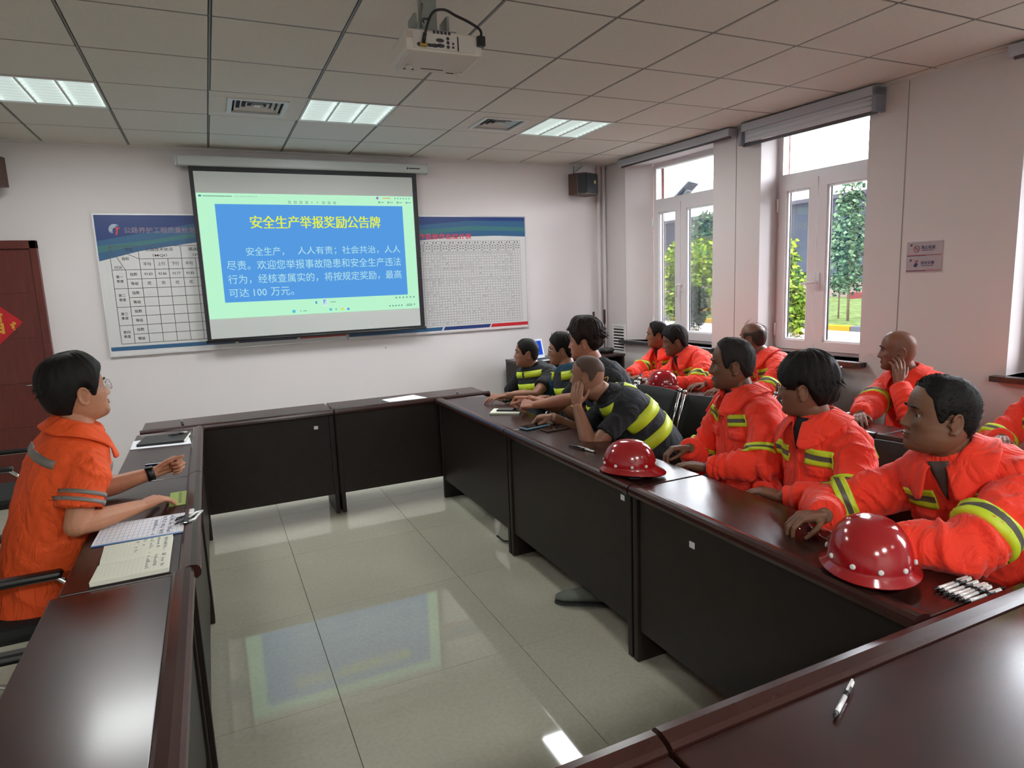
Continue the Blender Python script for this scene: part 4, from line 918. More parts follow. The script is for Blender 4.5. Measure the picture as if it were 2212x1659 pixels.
leaf_cloud('flower_bed', [((9.0, 1.85, .38), (.3, .45, .17))], 900, .06, fl_cols, 'white flowering plants under the middle window glass', 'plant', None, 8, droop=-.4)
leaf_cloud('flower_bed', [((8.75, 4.1, .40), (.25, .4, .20))], 900, .06, fl_cols, 'white flowering plants below the far window glass', 'plant', None, 9, droop=-.4)
pl_ = MB(); pl_.lohi((8.2, .4, GZ), (9.9, 6.6, .22), bev=.03); tag(pl_.obj('planter_bed', mat('planter_soil', L(120, 100, 84), .9, noise_s=6, noise_amt=.3)), 'raised planting bed running along outside the windows', 'planter')
sl_ = empty('solar_lamp', (16.2, 13.15, GZ), 0, 'street lamp with a tilted solar panel beyond the far window', 'lamp')
q = MB(); q.tube([(0, 0, 0), (0, 0, 4.7)], [.07, .05], 10); q.obj('pole', mat('lamp_pole', L(110, 114, 120), .5), sl_)
R_ = Matrix.Rotation(math.radians(28), 3, 'Z') @ Matrix.Rotation(math.radians(-42), 3, 'X')
q = MB(); q.box((0, -.05, 5.08), (1.0, .75, .04), rot=R_); q.obj('panel', mat('solar_back', L(104, 108, 118), .4), sl_)
q = MB(); q.box((.0, -.1, 4.98), (.4, .25, .10), rot=R_, bev=.02); q.tube([(0, 0, 4.6), (.1, -.1, 4.98)], .03, 8); q.obj('bracket', mat('solar_bracket', L(120, 126, 132), .4), sl_)

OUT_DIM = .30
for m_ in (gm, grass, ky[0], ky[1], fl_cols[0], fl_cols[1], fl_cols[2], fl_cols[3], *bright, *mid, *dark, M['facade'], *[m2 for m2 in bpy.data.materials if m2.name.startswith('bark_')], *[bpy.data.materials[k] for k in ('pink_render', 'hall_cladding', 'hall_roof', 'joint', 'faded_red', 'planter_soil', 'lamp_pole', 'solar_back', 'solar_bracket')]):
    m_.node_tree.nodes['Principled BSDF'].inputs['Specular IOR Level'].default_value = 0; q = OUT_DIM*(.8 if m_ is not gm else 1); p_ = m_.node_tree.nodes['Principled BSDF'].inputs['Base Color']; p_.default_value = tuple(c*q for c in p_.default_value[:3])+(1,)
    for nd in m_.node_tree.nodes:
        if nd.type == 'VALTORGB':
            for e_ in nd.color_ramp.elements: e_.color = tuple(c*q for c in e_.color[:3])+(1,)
# ------------------------------------------------------------------ people
V = Vector
def lerp(a, b, t): return a+(b-a)*t
def fuse(mb, voxel, smooth=3, fac=.5):
    """voxel-union of the overlapping closed shells in mb, smoothed"""
    me = mb.mesh('fuse'); o = bpy.data.objects.new('fuse', me); COL.objects.link(o)
    r = o.modifiers.new('r', 'REMESH'); r.mode = 'VOXEL'; r.voxel_size = voxel; r.use_smooth_shade = True
    if smooth: s = o.modifiers.new('s', 'SMOOTH'); s.iterations = smooth; s.factor = fac
    bpy.context.view_layer.update()
    out = bpy.data.meshes.new_from_object(o.evaluated_get(bpy.context.evaluated_depsgraph_get()))
    bpy.data.objects.remove(o); bpy.data.meshes.remove(me); return out
def verts(me): a = np.empty(len(me.vertices)*3, np.float32); me.vertices.foreach_get('co', a); return a.reshape(-1, 3).astype(float)
def vnorm(me): a = np.empty(len(me.vertices)*3, np.float32); me.vertices.foreach_get('normal', a); return a.reshape(-1, 3).astype(float)
def setv(me, a): me.vertices.foreach_set('co', np.ascontiguousarray(a, dtype=np.float32).ravel()); me.update()
_perm = np.random.default_rng(11).random(4096)
def vnoise(p):
    """smooth value noise in -1..1 for an n x 3 array"""
    i = np.floor(p).astype(np.int64); f = p-i; f = f*f*(3-2*f); r = 0
    for dx in (0, 1):
        for dy in (0, 1):
            for dz in (0, 1):
                h = ((i[:, 0]+dx)*73856093 ^ (i[:, 1]+dy)*19349663 ^ (i[:, 2]+dz)*83492791) & 4095
                w_ = (f[:, 0] if dx else 1-f[:, 0])*(f[:, 1] if dy else 1-f[:, 1])*(f[:, 2] if dz else 1-f[:, 2]); r = r+_perm[h]*w_
    return r*2-1
def ridge(p): return 1-2*np.abs(vnoise(p))
def sstep(x, a, b): t = np.clip((x-a)/(b-a), 0, 1); return t*t*(3-2*t)

# ---- head surface (local: x right of wearer, y forward, z up; eyes at z=0)
_z = [.03, 0, -.03, -.06, -.085, -.10, -.112, -.118]
_fr = [.0870, .0835, .0830, .0835, .0835, .0815, .074, .050]
_bk = [.098, .097, .090, .074, .055, .042, .03, .018]
_wd = [.0765, .0765, .0745, .0685, .0590, .049, .036, .020]
def head_pt(t, z, wf=1.0, jaw=1.0):
    t = np.asarray(t, float); z = np.asarray(z, float)
    s = np.sqrt(np.clip(1-((z-.03)/.0865)**2, 0, 1)); zz = np.clip(z, -.118, .03)
    fr = np.interp(-zz, [-q for q in _z], _fr); bk = np.interp(-zz, [-q for q in _z], _bk); wd = np.interp(-zz, [-q for q in _z], _wd)
    wd = wd*np.where(z < -.02, 1+(jaw-1)*np.clip((-z-.02)/.05, 0, 1), 1)
    up = z > .03; fr = np.where(up, fr*s**.82, fr); bk = np.where(up, bk*s**.95, bk); wd = np.where(up, wd*s**.85, wd)
    c, sn = np.cos(t), np.sin(t)
    x = wd*wf*np.sign(sn)*np.abs(sn)**.92; y = np.where(c > 0, fr*np.abs(c)**.80, -bk*np.abs(c)**.95)
    return x, y, z
def face_disp(x, y, z):
    g = lambda cx, cz, sx_, sz_: np.exp(-((np.abs(x)-cx)/sx_)**2-((z-cz)/sz_)**2)
    d = np.zeros_like(x)
    d -= .0120*g(.030, .001, .018, .0125); d += .0058*g(.028, .0205, .022, .0065)
    d += .0055*g(.050, -.020, .015, .014); d -= .003*g(.047, -.052, .014, .016); d -= .002*g(.0, .017, .012, .010)
    nz = np.clip((.016-z)/.052, 0, 1); on = (z < .018)*(z > -.060)
    nose = (.0055+.0200*nz**1.05)*np.exp(-(x/(.0065+.0060*nz))**2)*sstep(z, -.050, -.036)*on; d += nose
    d += .0090*g(.0130, -.0375, .0065, .0065); d -= .002*g(.0, -.050, .005, .006)
    d += .0050*np.exp(-(x/.020)**2)*np.exp(-((z+.0605)/.0050)**2); d += .0055*np.exp(-(x/.018)**2)*np.exp(-((z+.0705)/.0052)**2)
    d -= .0050*np.exp(-(x/.024)**2)*np.exp(-((z+.0655)/.0024)**2); d -= .0035*np.exp(-(x/.02)**2)*np.exp(-((z+.081)/.005)**2)
    d += .0045*np.exp(-(x/.019)**2)*np.exp(-((z+.099)/.010)**2)
    d -= .0034*np.exp(-((np.abs(x)-.028-.30*(-.04-z))/.004)**2)*np.exp(-((z+.054)/.016)**2)
    d += .0012*np.sin(z*520)*g(.0, .052, .035, .014); d -= .002*g(.030, -.017, .014, .0028)
    return d*(y > 0)
def head_shell(mb, MT, wf=1.0, jaw=1.0):
    nt, nz = 84, 74; k = np.arange(nz+1)/nz; zs = -.0005+.1165*np.cos(PI*k*.985+PI*.0075); zs[0] = .1160; zs[-1] = -.1180
    T, Z = np.meshgrid(np.arange(nt)*2*PI/nt, zs); x, y, z = head_pt(T, Z, wf, jaw); y = y+face_disp(x, y, z)
    P = np.stack([x, y, z], -1).reshape(-1, 3); vs = [MT @ V(p) for p in P]; fs = []
    for j in range(nz):
        for i in range(nt): i2 = (i+1) % nt; fs.append((j*nt+i, (j+1)*nt+i, (j+1)*nt+i2, j*nt+i2))
    vs += [MT @ V((0, 0, .1165)), MT @ V((0, .01, -.1185))]; n0 = (nz+1)*nt
    for i in range(nt): i2 = (i+1) % nt; fs.append((n0, i, i2)); fs.append((n0+1, nz*nt+i2, nz*nt+i))
    mb.add(vs, fs, 0, True)
    for s in (-1, 1):                             # ears and eyelids
        c = V((s*.077*wf, -.010, -.008)); q = lambda a, ry, rz, off=0: MT @ (c+V((s*(.006+off+.006*math.cos(a)*-1), -ry*math.cos(a)-.004, rz*math.sin(a))))
        mb.tube([q(a, .0165, .031, .005) for a in [PI*(-.55+1.45*k/10)+0 for k in range(11)]], [.0045]*10+[.003], 7)
        R = MT.to_3x3() @ Matrix.Rotation(s*-.35, 3, 'Z'); mb.sphere(MT @ (c+V((s*.006, -.002, 0))), (.0045, .0165, .029), 0, 10, 8, R)
        mb.sphere(MT @ (c+V((s*.004, .003, -.026))), (.005, .0075, .009), 0, 8, 6, R); mb.sphere(MT @ (c+V((s*.004, .013, -.004))), (.004, .005, .007), 0, 8, 6, R)
        mb.sphere(MT @ V((s*.031*wf, .0660, .0092)), (.0155, .0125, .0062), 0, 12, 8, MT.to_3x3()); mb.sphere(MT @ V((s*.031*wf, .0655, -.0088)), (.0145, .0115, .0052), 0, 12, 8, MT.to_3x3())
def hair_shell(mb, MT, hl, th, wf=1.0, nz=26, nt=96, clump=.0, seed=0, freq=(60, 9), zfade=.12, mi=0):
    """hl(t) lower edge of the hair for azimuth t, th(t, s) thickness (s 0 crown .. 1 edge)"""
    t = np.arange(nt)*2*PI/nt; low = np.array([hl(a) for a in t]); k = np.arange(nz+1)/nz
    ph = lambda kk: np.cos(kk)
    z0 = .1163; T = np.tile(t, (nz+1, 1)); Lw = np.tile(low, (nz+1, 1)); a_end = np.arccos(np.clip((Lw+.0005)/.1165, -1, 1)); A = .06+(a_end-.06)*k[:, None]; Z = .1165*np.cos(A)
    x, y, z = head_pt(T, Z, wf); s = np.tile(k[:, None], (1, nt))
    n = np.stack([x/(.077**2), y/(.092**2), (z-.0)/(.115**2)], -1); n /= np.linalg.norm(n, axis=-1, keepdims=True)
    h = np.array([[th(t[i], k[j]) for i in range(nt)] for j in range(nz+1)])
    h = h*(1-sstep(s, 1-zfade, 1.0)*.85)
    if clump:
        q = np.stack([np.cos(T)*freq[0]*.16+seed, np.sin(T)*freq[0]*.16, s*freq[1]*.25], -1).reshape(-1, 3)
        cl = ridge(q).reshape(T.shape)*.6+ridge(q*2.3+5).reshape(T.shape)*.4; h = h*(1+clump*cl*np.clip(s*4, 0, 1))
    o = np.stack([x, y, z], -1)+n*h[..., None]; i_ = np.stack([x, y, z], -1)-n*.004
    P = np.concatenate([o.reshape(-1, 3), i_.reshape(-1, 3)]); vs = [MT @ V(p) for p in P]; m = (nz+1)*nt; fs = []
    for j in range(nz):
        for i in range(nt):
            i2 = (i+1) % nt; a, b, c, d = j*nt+i, (j+1)*nt+i, (j+1)*nt+i2, j*nt+i2; fs.append((a, b, c, d)); fs.append((m+d, m+c, m+b, m+a))
    for i in range(nt): i2 = (i+1) % nt; fs.append((nz*nt+i, m+nz*nt+i, m+nz*nt+i2, nz*nt+i2))
    fs.append(tuple(range(nt-1, -1, -1))); fs.append(tuple(m+i for i in range(nt)))
    mb.add(vs, fs, mi, True)
def strands(mb, MT, roots, direction, ln_, r, bend, rg, wf=1.0, n=3):
    """tapered locks; roots list of (t, z); direction(p, normal) -> local unit dir"""
    for (t, z) in roots:
        ta = abs((t+PI) % (2*PI)-PI)
        if (ta < 1.15 and z < .085) or (ta < 1.95 and z < .055): continue
        x, y, z_ = head_pt(np.array(t), np.array(z), wf); p = V((float(x), float(y), float(z_))); nr = V((p.x/.077**2, p.y/.092**2, p.z/.115**2)).normalized()
        d = direction(p, nr); l_ = ln_*rg.uniform(.7, 1.25)*(.45 if z < .03 else 1); jit = V(rg.normal(size=3))*.12; pts = []; q = p+nr*.004; dd = (d+jit).normalized()
        for k in range(5): pts.append(MT @ q); q = q+dd*l_/4; dd = (dd+V((0, 0, -bend))).normalized()
        mb.tube(pts, [r*.8, r, r*.85, r*.55, r*.12], n, 0, True)
HAIRM = {}
def hair_mat(c):
    if c not in HAIRM:
        m = mat('hair', L(*c), .62, spec=.2, bump=.9, bump_s=260, stretch=(1, 1, .25)); HAIRM[c] = m
    return HAIRM[c]
def hairline(front, temple, side, nape, burn=-.012):
    """azimuth profile of the hair's lower edge"""
    ts = [0, .45, .75, 1.0, 1.28, 1.42, 1.55, 1.75, 2.1, 2.5, PI]; vs = [front, front-.001, temple, temple-.012, burn+.004, burn, .022, .012, -.035, nape, nape]
    return lambda t: float(np.interp(abs((t+PI) % (2*PI)-PI), ts, vs))

# ---- hands
def hand(mb, Wp, d, n, side, curl=(.3, .5, .3), thumb=(.55, .65, .3, .35), scale=1.0, spread=.06, each=None):
    """side +1 right hand, -1 left; d wrist->knuckles, n palm normal; curls bend towards n"""
    d = V(d).normalized(); n = V(n); n = (n-d*n.dot(d)).normalized(); l = -(n.cross(d))*side   # thumb side
    S = scale; kn = [(.029, .084), (.010, .089), (-.010, .086), (-.028, .077)]; ln_ = [(.043, .025, .020), (.047, .029, .021), (.043, .027, .020), (.034, .020, .018)]
    rr = [.0092, .0094, .0088, .0078]
    for i, (lo, fo) in enumerate(kn):
        b = Wp+l*lo*.45*S+d*.004; K = Wp+d*fo*S+l*lo*S-n*.002*S
        mb.tube([b, lerp(b, K, .5)-n*.002*S, K], [.0150*S, .0140*S, .0112*S], 8); mb.sphere(K, .0108*S, 0, 8, 6)
        cc = curl if each is None else each[i]; ang = 0; p = K; f0 = (d+l*spread*(1.5-i)*.8).normalized(); r = rr[i]*S
        for j, q in enumerate(ln_[i]):
            ang += cc[j]; f = f0*math.cos(ang)+n*math.sin(ang); p2 = p+f*q*S; r2 = r*.92; mb.tube([p, p2], [r, r2], 8); mb.sphere(p2, r2, 0, 8, 6); p = p2; r = r2
    mb.tube([Wp+l*.012*S+n*.004, Wp+d*.05*S+l*.006*S+n*.008*S], [.015*S, .016*S], 8); mb.tube([Wp-l*.012*S+n*.004, Wp+d*.055*S-l*.016*S+n*.006*S], [.014*S, .014*S], 8)
    a, b_, c_, e_ = thumb; p = Wp+d*.016*S+l*.017*S+n*.005*S; r = .0125*S
    for (ll, k, m_, q) in ((.046, a, b_, c_), (.033, a+.3, b_-.2, c_+.1), (.026, a+.45, b_-.35, c_+e_)):
        f = (d*k+l*m_+n*q).normalized(); p2 = p+f*ll*S; mb.tube([p, p2], [r, r*.84], 8); mb.sphere(p2, r*.84, 0, 8, 6); p = p2; r *= .84
def ik(S_, W_, a, b, pole):
    d = W_-S_; L_ = min(d.length, (a+b)*.995); u = d.normalized(); x = (a*a-b*b+L_*L_)/(2*L_); h = math.sqrt(max(0, a*a-x*x)); pl = V(pole); pl = (pl-u*pl.dot(u)).normalized(); return S_+u*x+pl*h
# ---- torso loft
def loft(mb, secs, Rl, Fl, n=28, ex=.85, mi=0):
    """secs: (centre, halfwidth, front depth, back depth)"""
    vs = []; fs = []
    for (c, w_, f, b) in secs:
        for i in range(n):
            a = 2*PI*i/n; s_, c_ = math.sin(a), math.cos(a); vs.append(c+Rl*(w_*math.copysign(abs(s_)**ex, s_))+Fl*((f if c_ > 0 else b)*math.copysign(abs(c_)**ex, c_)))
    m = len(secs)
    for j in range(m-1):
        for i in range(n): i2 = (i+1) % n; fs.append((j*n+i, j*n+i2, (j+1)*n+i2, (j+1)*n+i))
    fs.append(tuple(reversed(range(n)))); fs.append(tuple((m-1)*n+i for i in range(n)))
    return mb.add(vs, fs, mi, True)
ORANGE = mat('hivis_orange_cloth', L(252, 54, 24), .75, bump=.35, bump_s=420, noise_s=5, noise_amt=.05, sheen=.15)
ORANGE2 = mat('faded_orange_cloth', L(226, 80, 22), .8, bump=.35, bump_s=420, noise_s=5, noise_amt=.06)
BLACKC = mat('black_cotton', L(26, 26, 29), .9, bump=.35, bump_s=500)
VESTC = mat('charcoal_vest_cloth', L(40, 44, 50), .85, bump=.35, bump_s=450)
TEALC = mat('teal_cotton', L(22, 66, 88), .85, bump=.3, bump_s=450)
LIME = mat('lime_reflective', L(206, 226, 48), .5, bump=.2, bump_s=300); GREYT = mat('grey_reflective', L(96, 92, 84), .45, bump=.2, bump_s=300); GREYB = mat('grey_reflective_plain', L(118, 112, 106), .4)
SHOE = mat('grey_knit_shoe', L(98, 102, 94), .85, bump=.5, bump_s=260); SHOEB = mat('shoe_sole', L(40, 40, 40), .7)
DARKT = mat('dark_trousers', L(40, 42, 50), .85); EYEW = mat('eye_white', L(158, 148, 140), .3); IRIS = mat('iris', L(26, 17, 13), .15); LIPC = {}
SEAM = mat('jacket_seam', L(214, 44, 24), .8)
def folds(m, sc_=10, d=.032, st=.8):
    nt = m.node_tree; n = nt.nodes; l = nt.links; b0 = [x for x in n if x.type == 'BUMP'][0]; t = n.new('ShaderNodeTexCoord'); mp = n.new('ShaderNodeMapping'); mp.inputs['Scale'].default_value = (1, 1, .55); mp.inputs['Rotation'].default_value = (.5, .4, 0)
    nz = n.new('ShaderNodeTexNoise'); nz.inputs['Scale'].default_value = sc_; nz.inputs['Detail'].default_value = 3; nz.inputs['Distortion'].default_value = 1.6; nz.inputs['Roughness'].default_value = .45
    rp = n.new('ShaderNodeMath'); rp.operation = 'PINGPONG'; rp.inputs[1].default_value = .22; b = n.new('ShaderNodeBump'); b.inputs['Strength'].default_value = st; b.inputs['Distance'].default_value = d
    l.new(t.outputs['Object'], mp.inputs[0]); l.new(mp.outputs[0], nz.inputs[0]); l.new(nz.outputs[0], rp.inputs[0]); l.new(rp.outputs[0], b.inputs['Height']); l.new(b.outputs[0], b0.inputs['Normal'])
for m_ in (ORANGE, ORANGE2, BLACKC, VESTC, TEALC): folds(m_)
MP = {}
def skin(c):
    if c not in MP:
        MP[c] = mat('skin', L(*c), .48, spec=.4, noise_s=14, noise_amt=.07, bump=.25, bump_s=350); MP[('lip',)+c] = mat('lip', L(int(c[0]*.84), int(c[1]*.66), int(c[2]*.66)), .4)
    return MP[c]
class Body: pass
def person(label, P, N, F, H, face, arms, skinc=(150, 106, 80), top='jacket', hair=None, scale=1.0, vox=.0042, cvox=.0085, roll=0.0, w=1.0, belly=.0, jaw=1.0, wf=1.0, cw=1.0, knees=None, feet=None, seed=1, trousers=None, collar=True, pitch=0.0, shoulder=0.19, bands=True, headscale=1.0, vee=BLACKC, hunch=.045, group='seated men'):
    """P pelvis, N neck base, F torso facing, H head centre, face = (x, y) facing with pitch; arms: dict R/L -> (wrist, pole, hand kwargs)"""
    B = Body(); rg = np.random.default_rng(seed); P, N, H = V(P), V(N), V(H); sc_ = scale
    root = empty('person', (P.x, P.y, 0), 0, label, 'person', group); RO = V((P.x, P.y, 0)); B.root = root
    def put(name, me, mats, smooth=True, lab=None, parent=None):
        a = verts(me); a -= np.array(RO)[None, :]; setv(me, a); o = addmesh(name, me, parent or root, mats if isinstance(mats, (list, tuple)) else [mats], smooth)
        if lab: o['label'] = lab
        return o
    B.put = put
    U = (N-P).normalized(); F = V((F[0], F[1], 0)).normalized(); Fl = (F-U*F.dot(U)).normalized(); Rl = Fl.cross(U).normalized(); B.U, B.Fl, B.Rl, B.P, B.N = U, Fl, Rl, P, N
    Ln = (N-P).length; bow = -Fl*hunch
    ax = lambda t: P+U*(Ln*t)+bow*math.sin(PI*min(1, max(0, t))); B.ax = ax
    SH = {'R': N-U*.060*sc_+Rl*shoulder*sc_, 'L': N-U*.060*sc_-Rl*shoulder*sc_}
    N = N+(H-N)*.34; B.N = N; Ln = (N-P).length
    # head matrix
    fd = V((face[0], face[1], math.tan(pitch))).normalized(); r_ = fd.cross(V((0, 0, 1))).normalized(); u_ = r_.cross(fd); r2 = r_*math.cos(roll)+u_*math.sin(roll); u2 = u_*math.cos(roll)-r_*math.sin(roll)
    MT = Matrix.Translation(H) @ Matrix((r2, fd, u2)).transposed().to_4x4() @ Matrix.Scale(sc_*headscale, 4); B.MT = MT
    EL = {}
    for k in 'RL':
        wr, pole, hk = arms[k][:3]; wr = V(wr); EL[k] = ik(SH[k], wr, .295*sc_, .265*sc_, pole)
        # if out of reach keep the wrist where the photo has it, stretching a little at the shoulder
        if (wr-EL[k]).length > .275*sc_: SH[k] = SH[k]+(wr-EL[k]).normalized()*min(.10, (wr-EL[k]).length-.265*sc_); EL[k] = ik(SH[k], wr, .295*sc_, .265*sc_, pole)
    for k in 'RL':
        if len(arms[k]) > 3: EL[k] = V(arms[k][3])
    B.SH, B.EL = SH, EL; B.dv = .062 if top == 'jacket' else .070; bare = top != 'jacket'
    # --- body (one surface)
    mb = MB(); head_shell(mb, MT, wf, jaw)
    nb = MT @ V((0, -.030, -.075)); mb.tube([N-U*.05, lerp(N, nb, .45)-Fl*.004, nb, MT @ V((0, -.02, -.03))], [.072*sc_, .0585*sc_*w, .056*sc_*w, .05*sc_], 20)
    mb.tube([N-U*.07-Rl*.13, N-U*.045, N-U*.07+Rl*.13], [.045, .062, .045], 14)
    for k in 'RL':
        wr = V(arms[k][0]); s = 1 if k == 'R' else -1; a0 = .046*w*sc_; 
        mb.tube([N-U*.07+Rl*s*.1, SH[k], lerp(SH[k], EL[k], .35), lerp(SH[k], EL[k], .8), EL[k]], [.05, .050, .047*w, .040*w, .038*w], 14)
        mb.sphere(EL[k], .038*w, 0, 12, 8); mb.tube([EL[k], lerp(EL[k], wr, .28), lerp(EL[k], wr, .7), wr], [.037*w, .041*w, .031*w, .0245*w], 14)
        hk = dict(arms[k][2]); d = V(hk.pop('d')); n_ = V(hk.pop('n')); hand(mb, wr, d, n_, s, scale=hk.pop('scale', 1.0)*sc_, **hk)
    me = fuse(mb, vox, 2, .4); B.skin_me = me; put('body', me, skin(skinc))
    # eyes, brows, lips
    for s in (-1, 1):
        e = MB(); c = MT @ V((s*.031*wf, .0655, .0004)); e.sphere(c, .0112*sc_, 0, 12, 8); f2 = (MT.to_3x3() @ V((s*.05, 1, -.05))).normalized(); e.sphere(c+f2*.0062*sc_, .0066*sc_, 1, 10, 8)
        put('eye', e.mesh('eye'), [EYEW, IRIS])
    if hair != 'none' or True:
        for s in (-1, 1):
            e = MB(); pts = []
            for k in range(6):
                xx = s*(.013+.034*k/5)*wf; zz = .0215+.0045*math.sin(PI*k/6+.3); yy = float(np.interp(abs(xx), [0, .02, .035, .05, .06], [.0905, .0915, .0880, .0765, .064])); pts.append(MT @ V((xx, yy, zz)))
            e.tube(pts, [.0016, .0034, .0038, .0034, .0026, .0010], 6)
            put('eyebrow', e.mesh('eyebrow'), hair_mat((30, 24, 22)))
    e = MB(); e.tube([MT @ V((x, .0875-abs(x)*abs(x)*11, -.0608)) for x in (-.023, -.014, -.006, 0, .006, .014, .023)], [.0010, .0028, .0036, .0032, .0036, .0028, .001], 6)
    e.tube([MT @ V((x, .0880-abs(x)*abs(x)*12, -.0700)) for x in (-.021, -.012, 0, .012, .021)], [.001, .0036, .0044, .0036, .001], 6); put('lips', e.mesh('lips'), MP[('lip',)+skinc])
    # --- clothing
    wb = w*cw
    if top == 'jacket':
        secs = [(ax(-.16), .185*wb, .15+belly, .13), (ax(0), .190*wb, .155+belly, .135), (ax(.22), .182*wb, .150+belly, .13), (ax(.45), .180*wb, .145+belly*.6, .125), (ax(.68), .188*wb, .138, .13), (ax(.84), .188*wb, .122, .125), (ax(.93), .160*wb, .100, .108), (ax(1.0), .108, .078, .085), (ax(1.045), .078, .066, .068)]
        c = MB(); loft(c, secs, Rl, Fl)
        for k in 'RL':
            wr = V(arms[k][0]); s = 1 if k == 'R' else -1; cut = wr+(EL[k]-wr).normalized()*.012
            c.tube([N-U*.065+Rl*s*.07, lerp(N-U*.05+Rl*s*.1, SH[k], .6), SH[k]-U*.004], [.062, .070*cw, .070*cw], 16); c.sphere(SH[k]-U*.005, .072*cw, 0, 14, 10)
            c.tube([SH[k], lerp(SH[k], EL[k], .5), EL[k]], [.076*cw, .070*cw, .064*cw], 16); c.sphere(EL[k], .064*cw, 0, 14, 10)
            c.tube([EL[k], lerp(EL[k], cut, .5), cut], [.064*cw, .058*cw, .046*cw], 16)
        me = fuse(c, cvox, 3, .5); wrinkle(me, B, arms, rg, .0185); cm_ = ORANGE; nm = 'jacket'
    elif top == 'shirt':
        secs = [(ax(-.20), .185*wb, .14+belly, .14), (ax(0), .188*wb, .15+belly, .135), (ax(.22), .180*wb, .145+belly, .13), (ax(.45), .176*wb, .135+belly*.5, .13), (ax(.68), .182*wb, .13, .13), (ax(.84), .182*wb, .115, .122), (ax(.93), .158*wb, .095, .106), (ax(1.0), .108, .076, .085), (ax(1.045), .076, .064, .066)]
        c = MB(); loft(c, secs, Rl, Fl)
        for k in 'RL':
            s = 1 if k == 'R' else -1; e0 = lerp(SH[k], EL[k], .64)
            c.tube([N-U*.065+Rl*s*.07, lerp(N-U*.05+Rl*s*.1, SH[k], .6), SH[k]-U*.004], [.062, .068, .070], 16); c.sphere(SH[k]-U*.005, .071, 0, 14, 10); c.tube([SH[k], lerp(SH[k], EL[k], .35), e0], [.070, .070, .076], 16)
        me = fuse(c, cvox, 3, .5); wrinkle(me, B, arms, rg, .0150); cm_ = ORANGE2; nm = 'shirt'
    else:
        secs = [(ax(-.18), .175*wb, .13+belly, .13), (ax(0), .178*wb, .138+belly, .125), (ax(.22), .170*wb, .135+belly, .12), (ax(.45), .168*wb, .128+belly*.5, .118), (ax(.68), .176*wb, .122, .12), (ax(.84), .176*wb, .106, .112), (ax(.93), .15*wb, .088, .096), (ax(1.0), .10, .070, .078), (ax(1.03), .074, .062, .064)]
        c = MB(); loft(c, secs, Rl, Fl)
        for k in 'RL':
            s = 1 if k == 'R' else -1; e0 = lerp(SH[k], EL[k], .62)
            c.tube([N-U*.065+Rl*s*.07, lerp(N-U*.05+Rl*s*.1, SH[k], .6), SH[k]-U*.004], [.055, .060, .062], 16); c.sphere(SH[k]-U*.005, .063, 0, 14, 10); c.tube([SH[k], lerp(SH[k], EL[k], .35), e0], [.062, .061, .064], 16)
        me = fuse(c, cvox, 3, .5); wrinkle(me, B, arms, rg, .0085); cm_ = TEALC if top == 'tealvest' else BLACKC; nm = 't_shirt'
    B.cloth = put(nm, me, cm_); B.bvh = bvh_of(me, RO)
    if top in ('vest', 'tealvest'):
        g = .014; secs2 = [(c_, w_+g, f+g, b+g) for (c_, w_, f, b) in secs[1:-2]]; secs2[-1] = (ax(.95), .15*wb, .096, .106)
        c = MB(); loft(c, secs2, Rl, Fl)
        for s in (-1, 1): c.tube([ax(.90)+Rl*s*.05-Fl*.02, N-U*.052+Rl*s*.075, N-U*.066+Rl*s*.125], [.055, .056, .052], 14)
        me = fuse(c, cvox, 2, .5); wrinkle(me, B, arms, rg, .0085); put('vest', me, VESTC); B.bvh2 = bvh_of(me, RO); B.bvh = B.bvh2
    # trousers and shoes
    tr_ = MB(); hipw = .095; kn = knees or (F*.40+Rl*.0); 
    for s in (-1, 1):
        h_ = P+Rl*s*hipw; kx = P+F*.42+V((Rl.x, Rl.y, 0)).normalized()*s*.13; kx.z = .50
        if knees: kx = V(knees[0 if s > 0 else 1])
        fx = kx+F*-.14; fx.z = .085
        if feet: fx = V(feet[0 if s > 0 else 1][0])
        tr_.tube([h_, lerp(h_, kx, .5), kx], [.098, .088, .070], 14); tr_.sphere(kx, .070, 0, 12, 8); tr_.tube([kx, lerp(kx, fx, .5), fx], [.068, .060, .050], 14)
        fdv = F if not feet else V(feet[0 if s > 0 else 1][1]).normalized(); shoe(B, fx, fdv)
    tr_.sphere(P-V((0, 0, .01)), (.17, .15, .10), 0, 16, 10)
    me = fuse(tr_, .013, 3, .5); put('trousers', me, trousers or (ORANGE if top == 'jacket' else ORANGE2 if top == 'shirt' else DARKT))
    if top == 'jacket' or top == 'shirt': make_collar(B, cm_, RO, big=1.0 if top == 'jacket' else .85, vee=vee)
    if hair and hair != 'none': make_hair(B, hair, rg, wf)
    return B
def shoe(B, an, f):
    f = V((f.x, f.y, 0)).normalized(); r = V((f.y, -f.x, 0)); z0 = .012; mb = MB()
    for (mi, zt, g) in ((0, 1, 0), (1, 0, .004)):
        vs = []; fs = []; st = [(-.085, .030, .085), (-.06, .036, .095), (0, .036, .105), (.05, .040, .078), (.11, .047, .058), (.16, .044, .048), (.195, .024, .030)]; n = 14
        for (x, w_, h_) in st:
            for i in range(n):
                a = 2*PI*i/n; hh = h_ if zt else .022; zz = max(0, .5+.5*math.sin(a))**.8*hh; vs.append(V((an.x, an.y, 0))+f*(x+g*(1 if x > 0 else -1))+r*((w_+g)*math.cos(a)*(.7+.3*(1-max(0, math.sin(a))))+0)+V((0, 0, (z0 if zt else .0)+zz)))
        for j in range(len(st)-1):
            for i in range(n): i2 = (i+1) % n; fs.append((j*n+i, (j+1)*n+i, (j+1)*n+i2, j*n+i2))
        fs.append(tuple(range(n))); fs.append(tuple(reversed(range((len(st)-1)*n, len(st)*n)))); mb.add(vs, fs, mi, True)
    B.put('shoe', mb.mesh('shoe'), [SHOE, SHOEB])
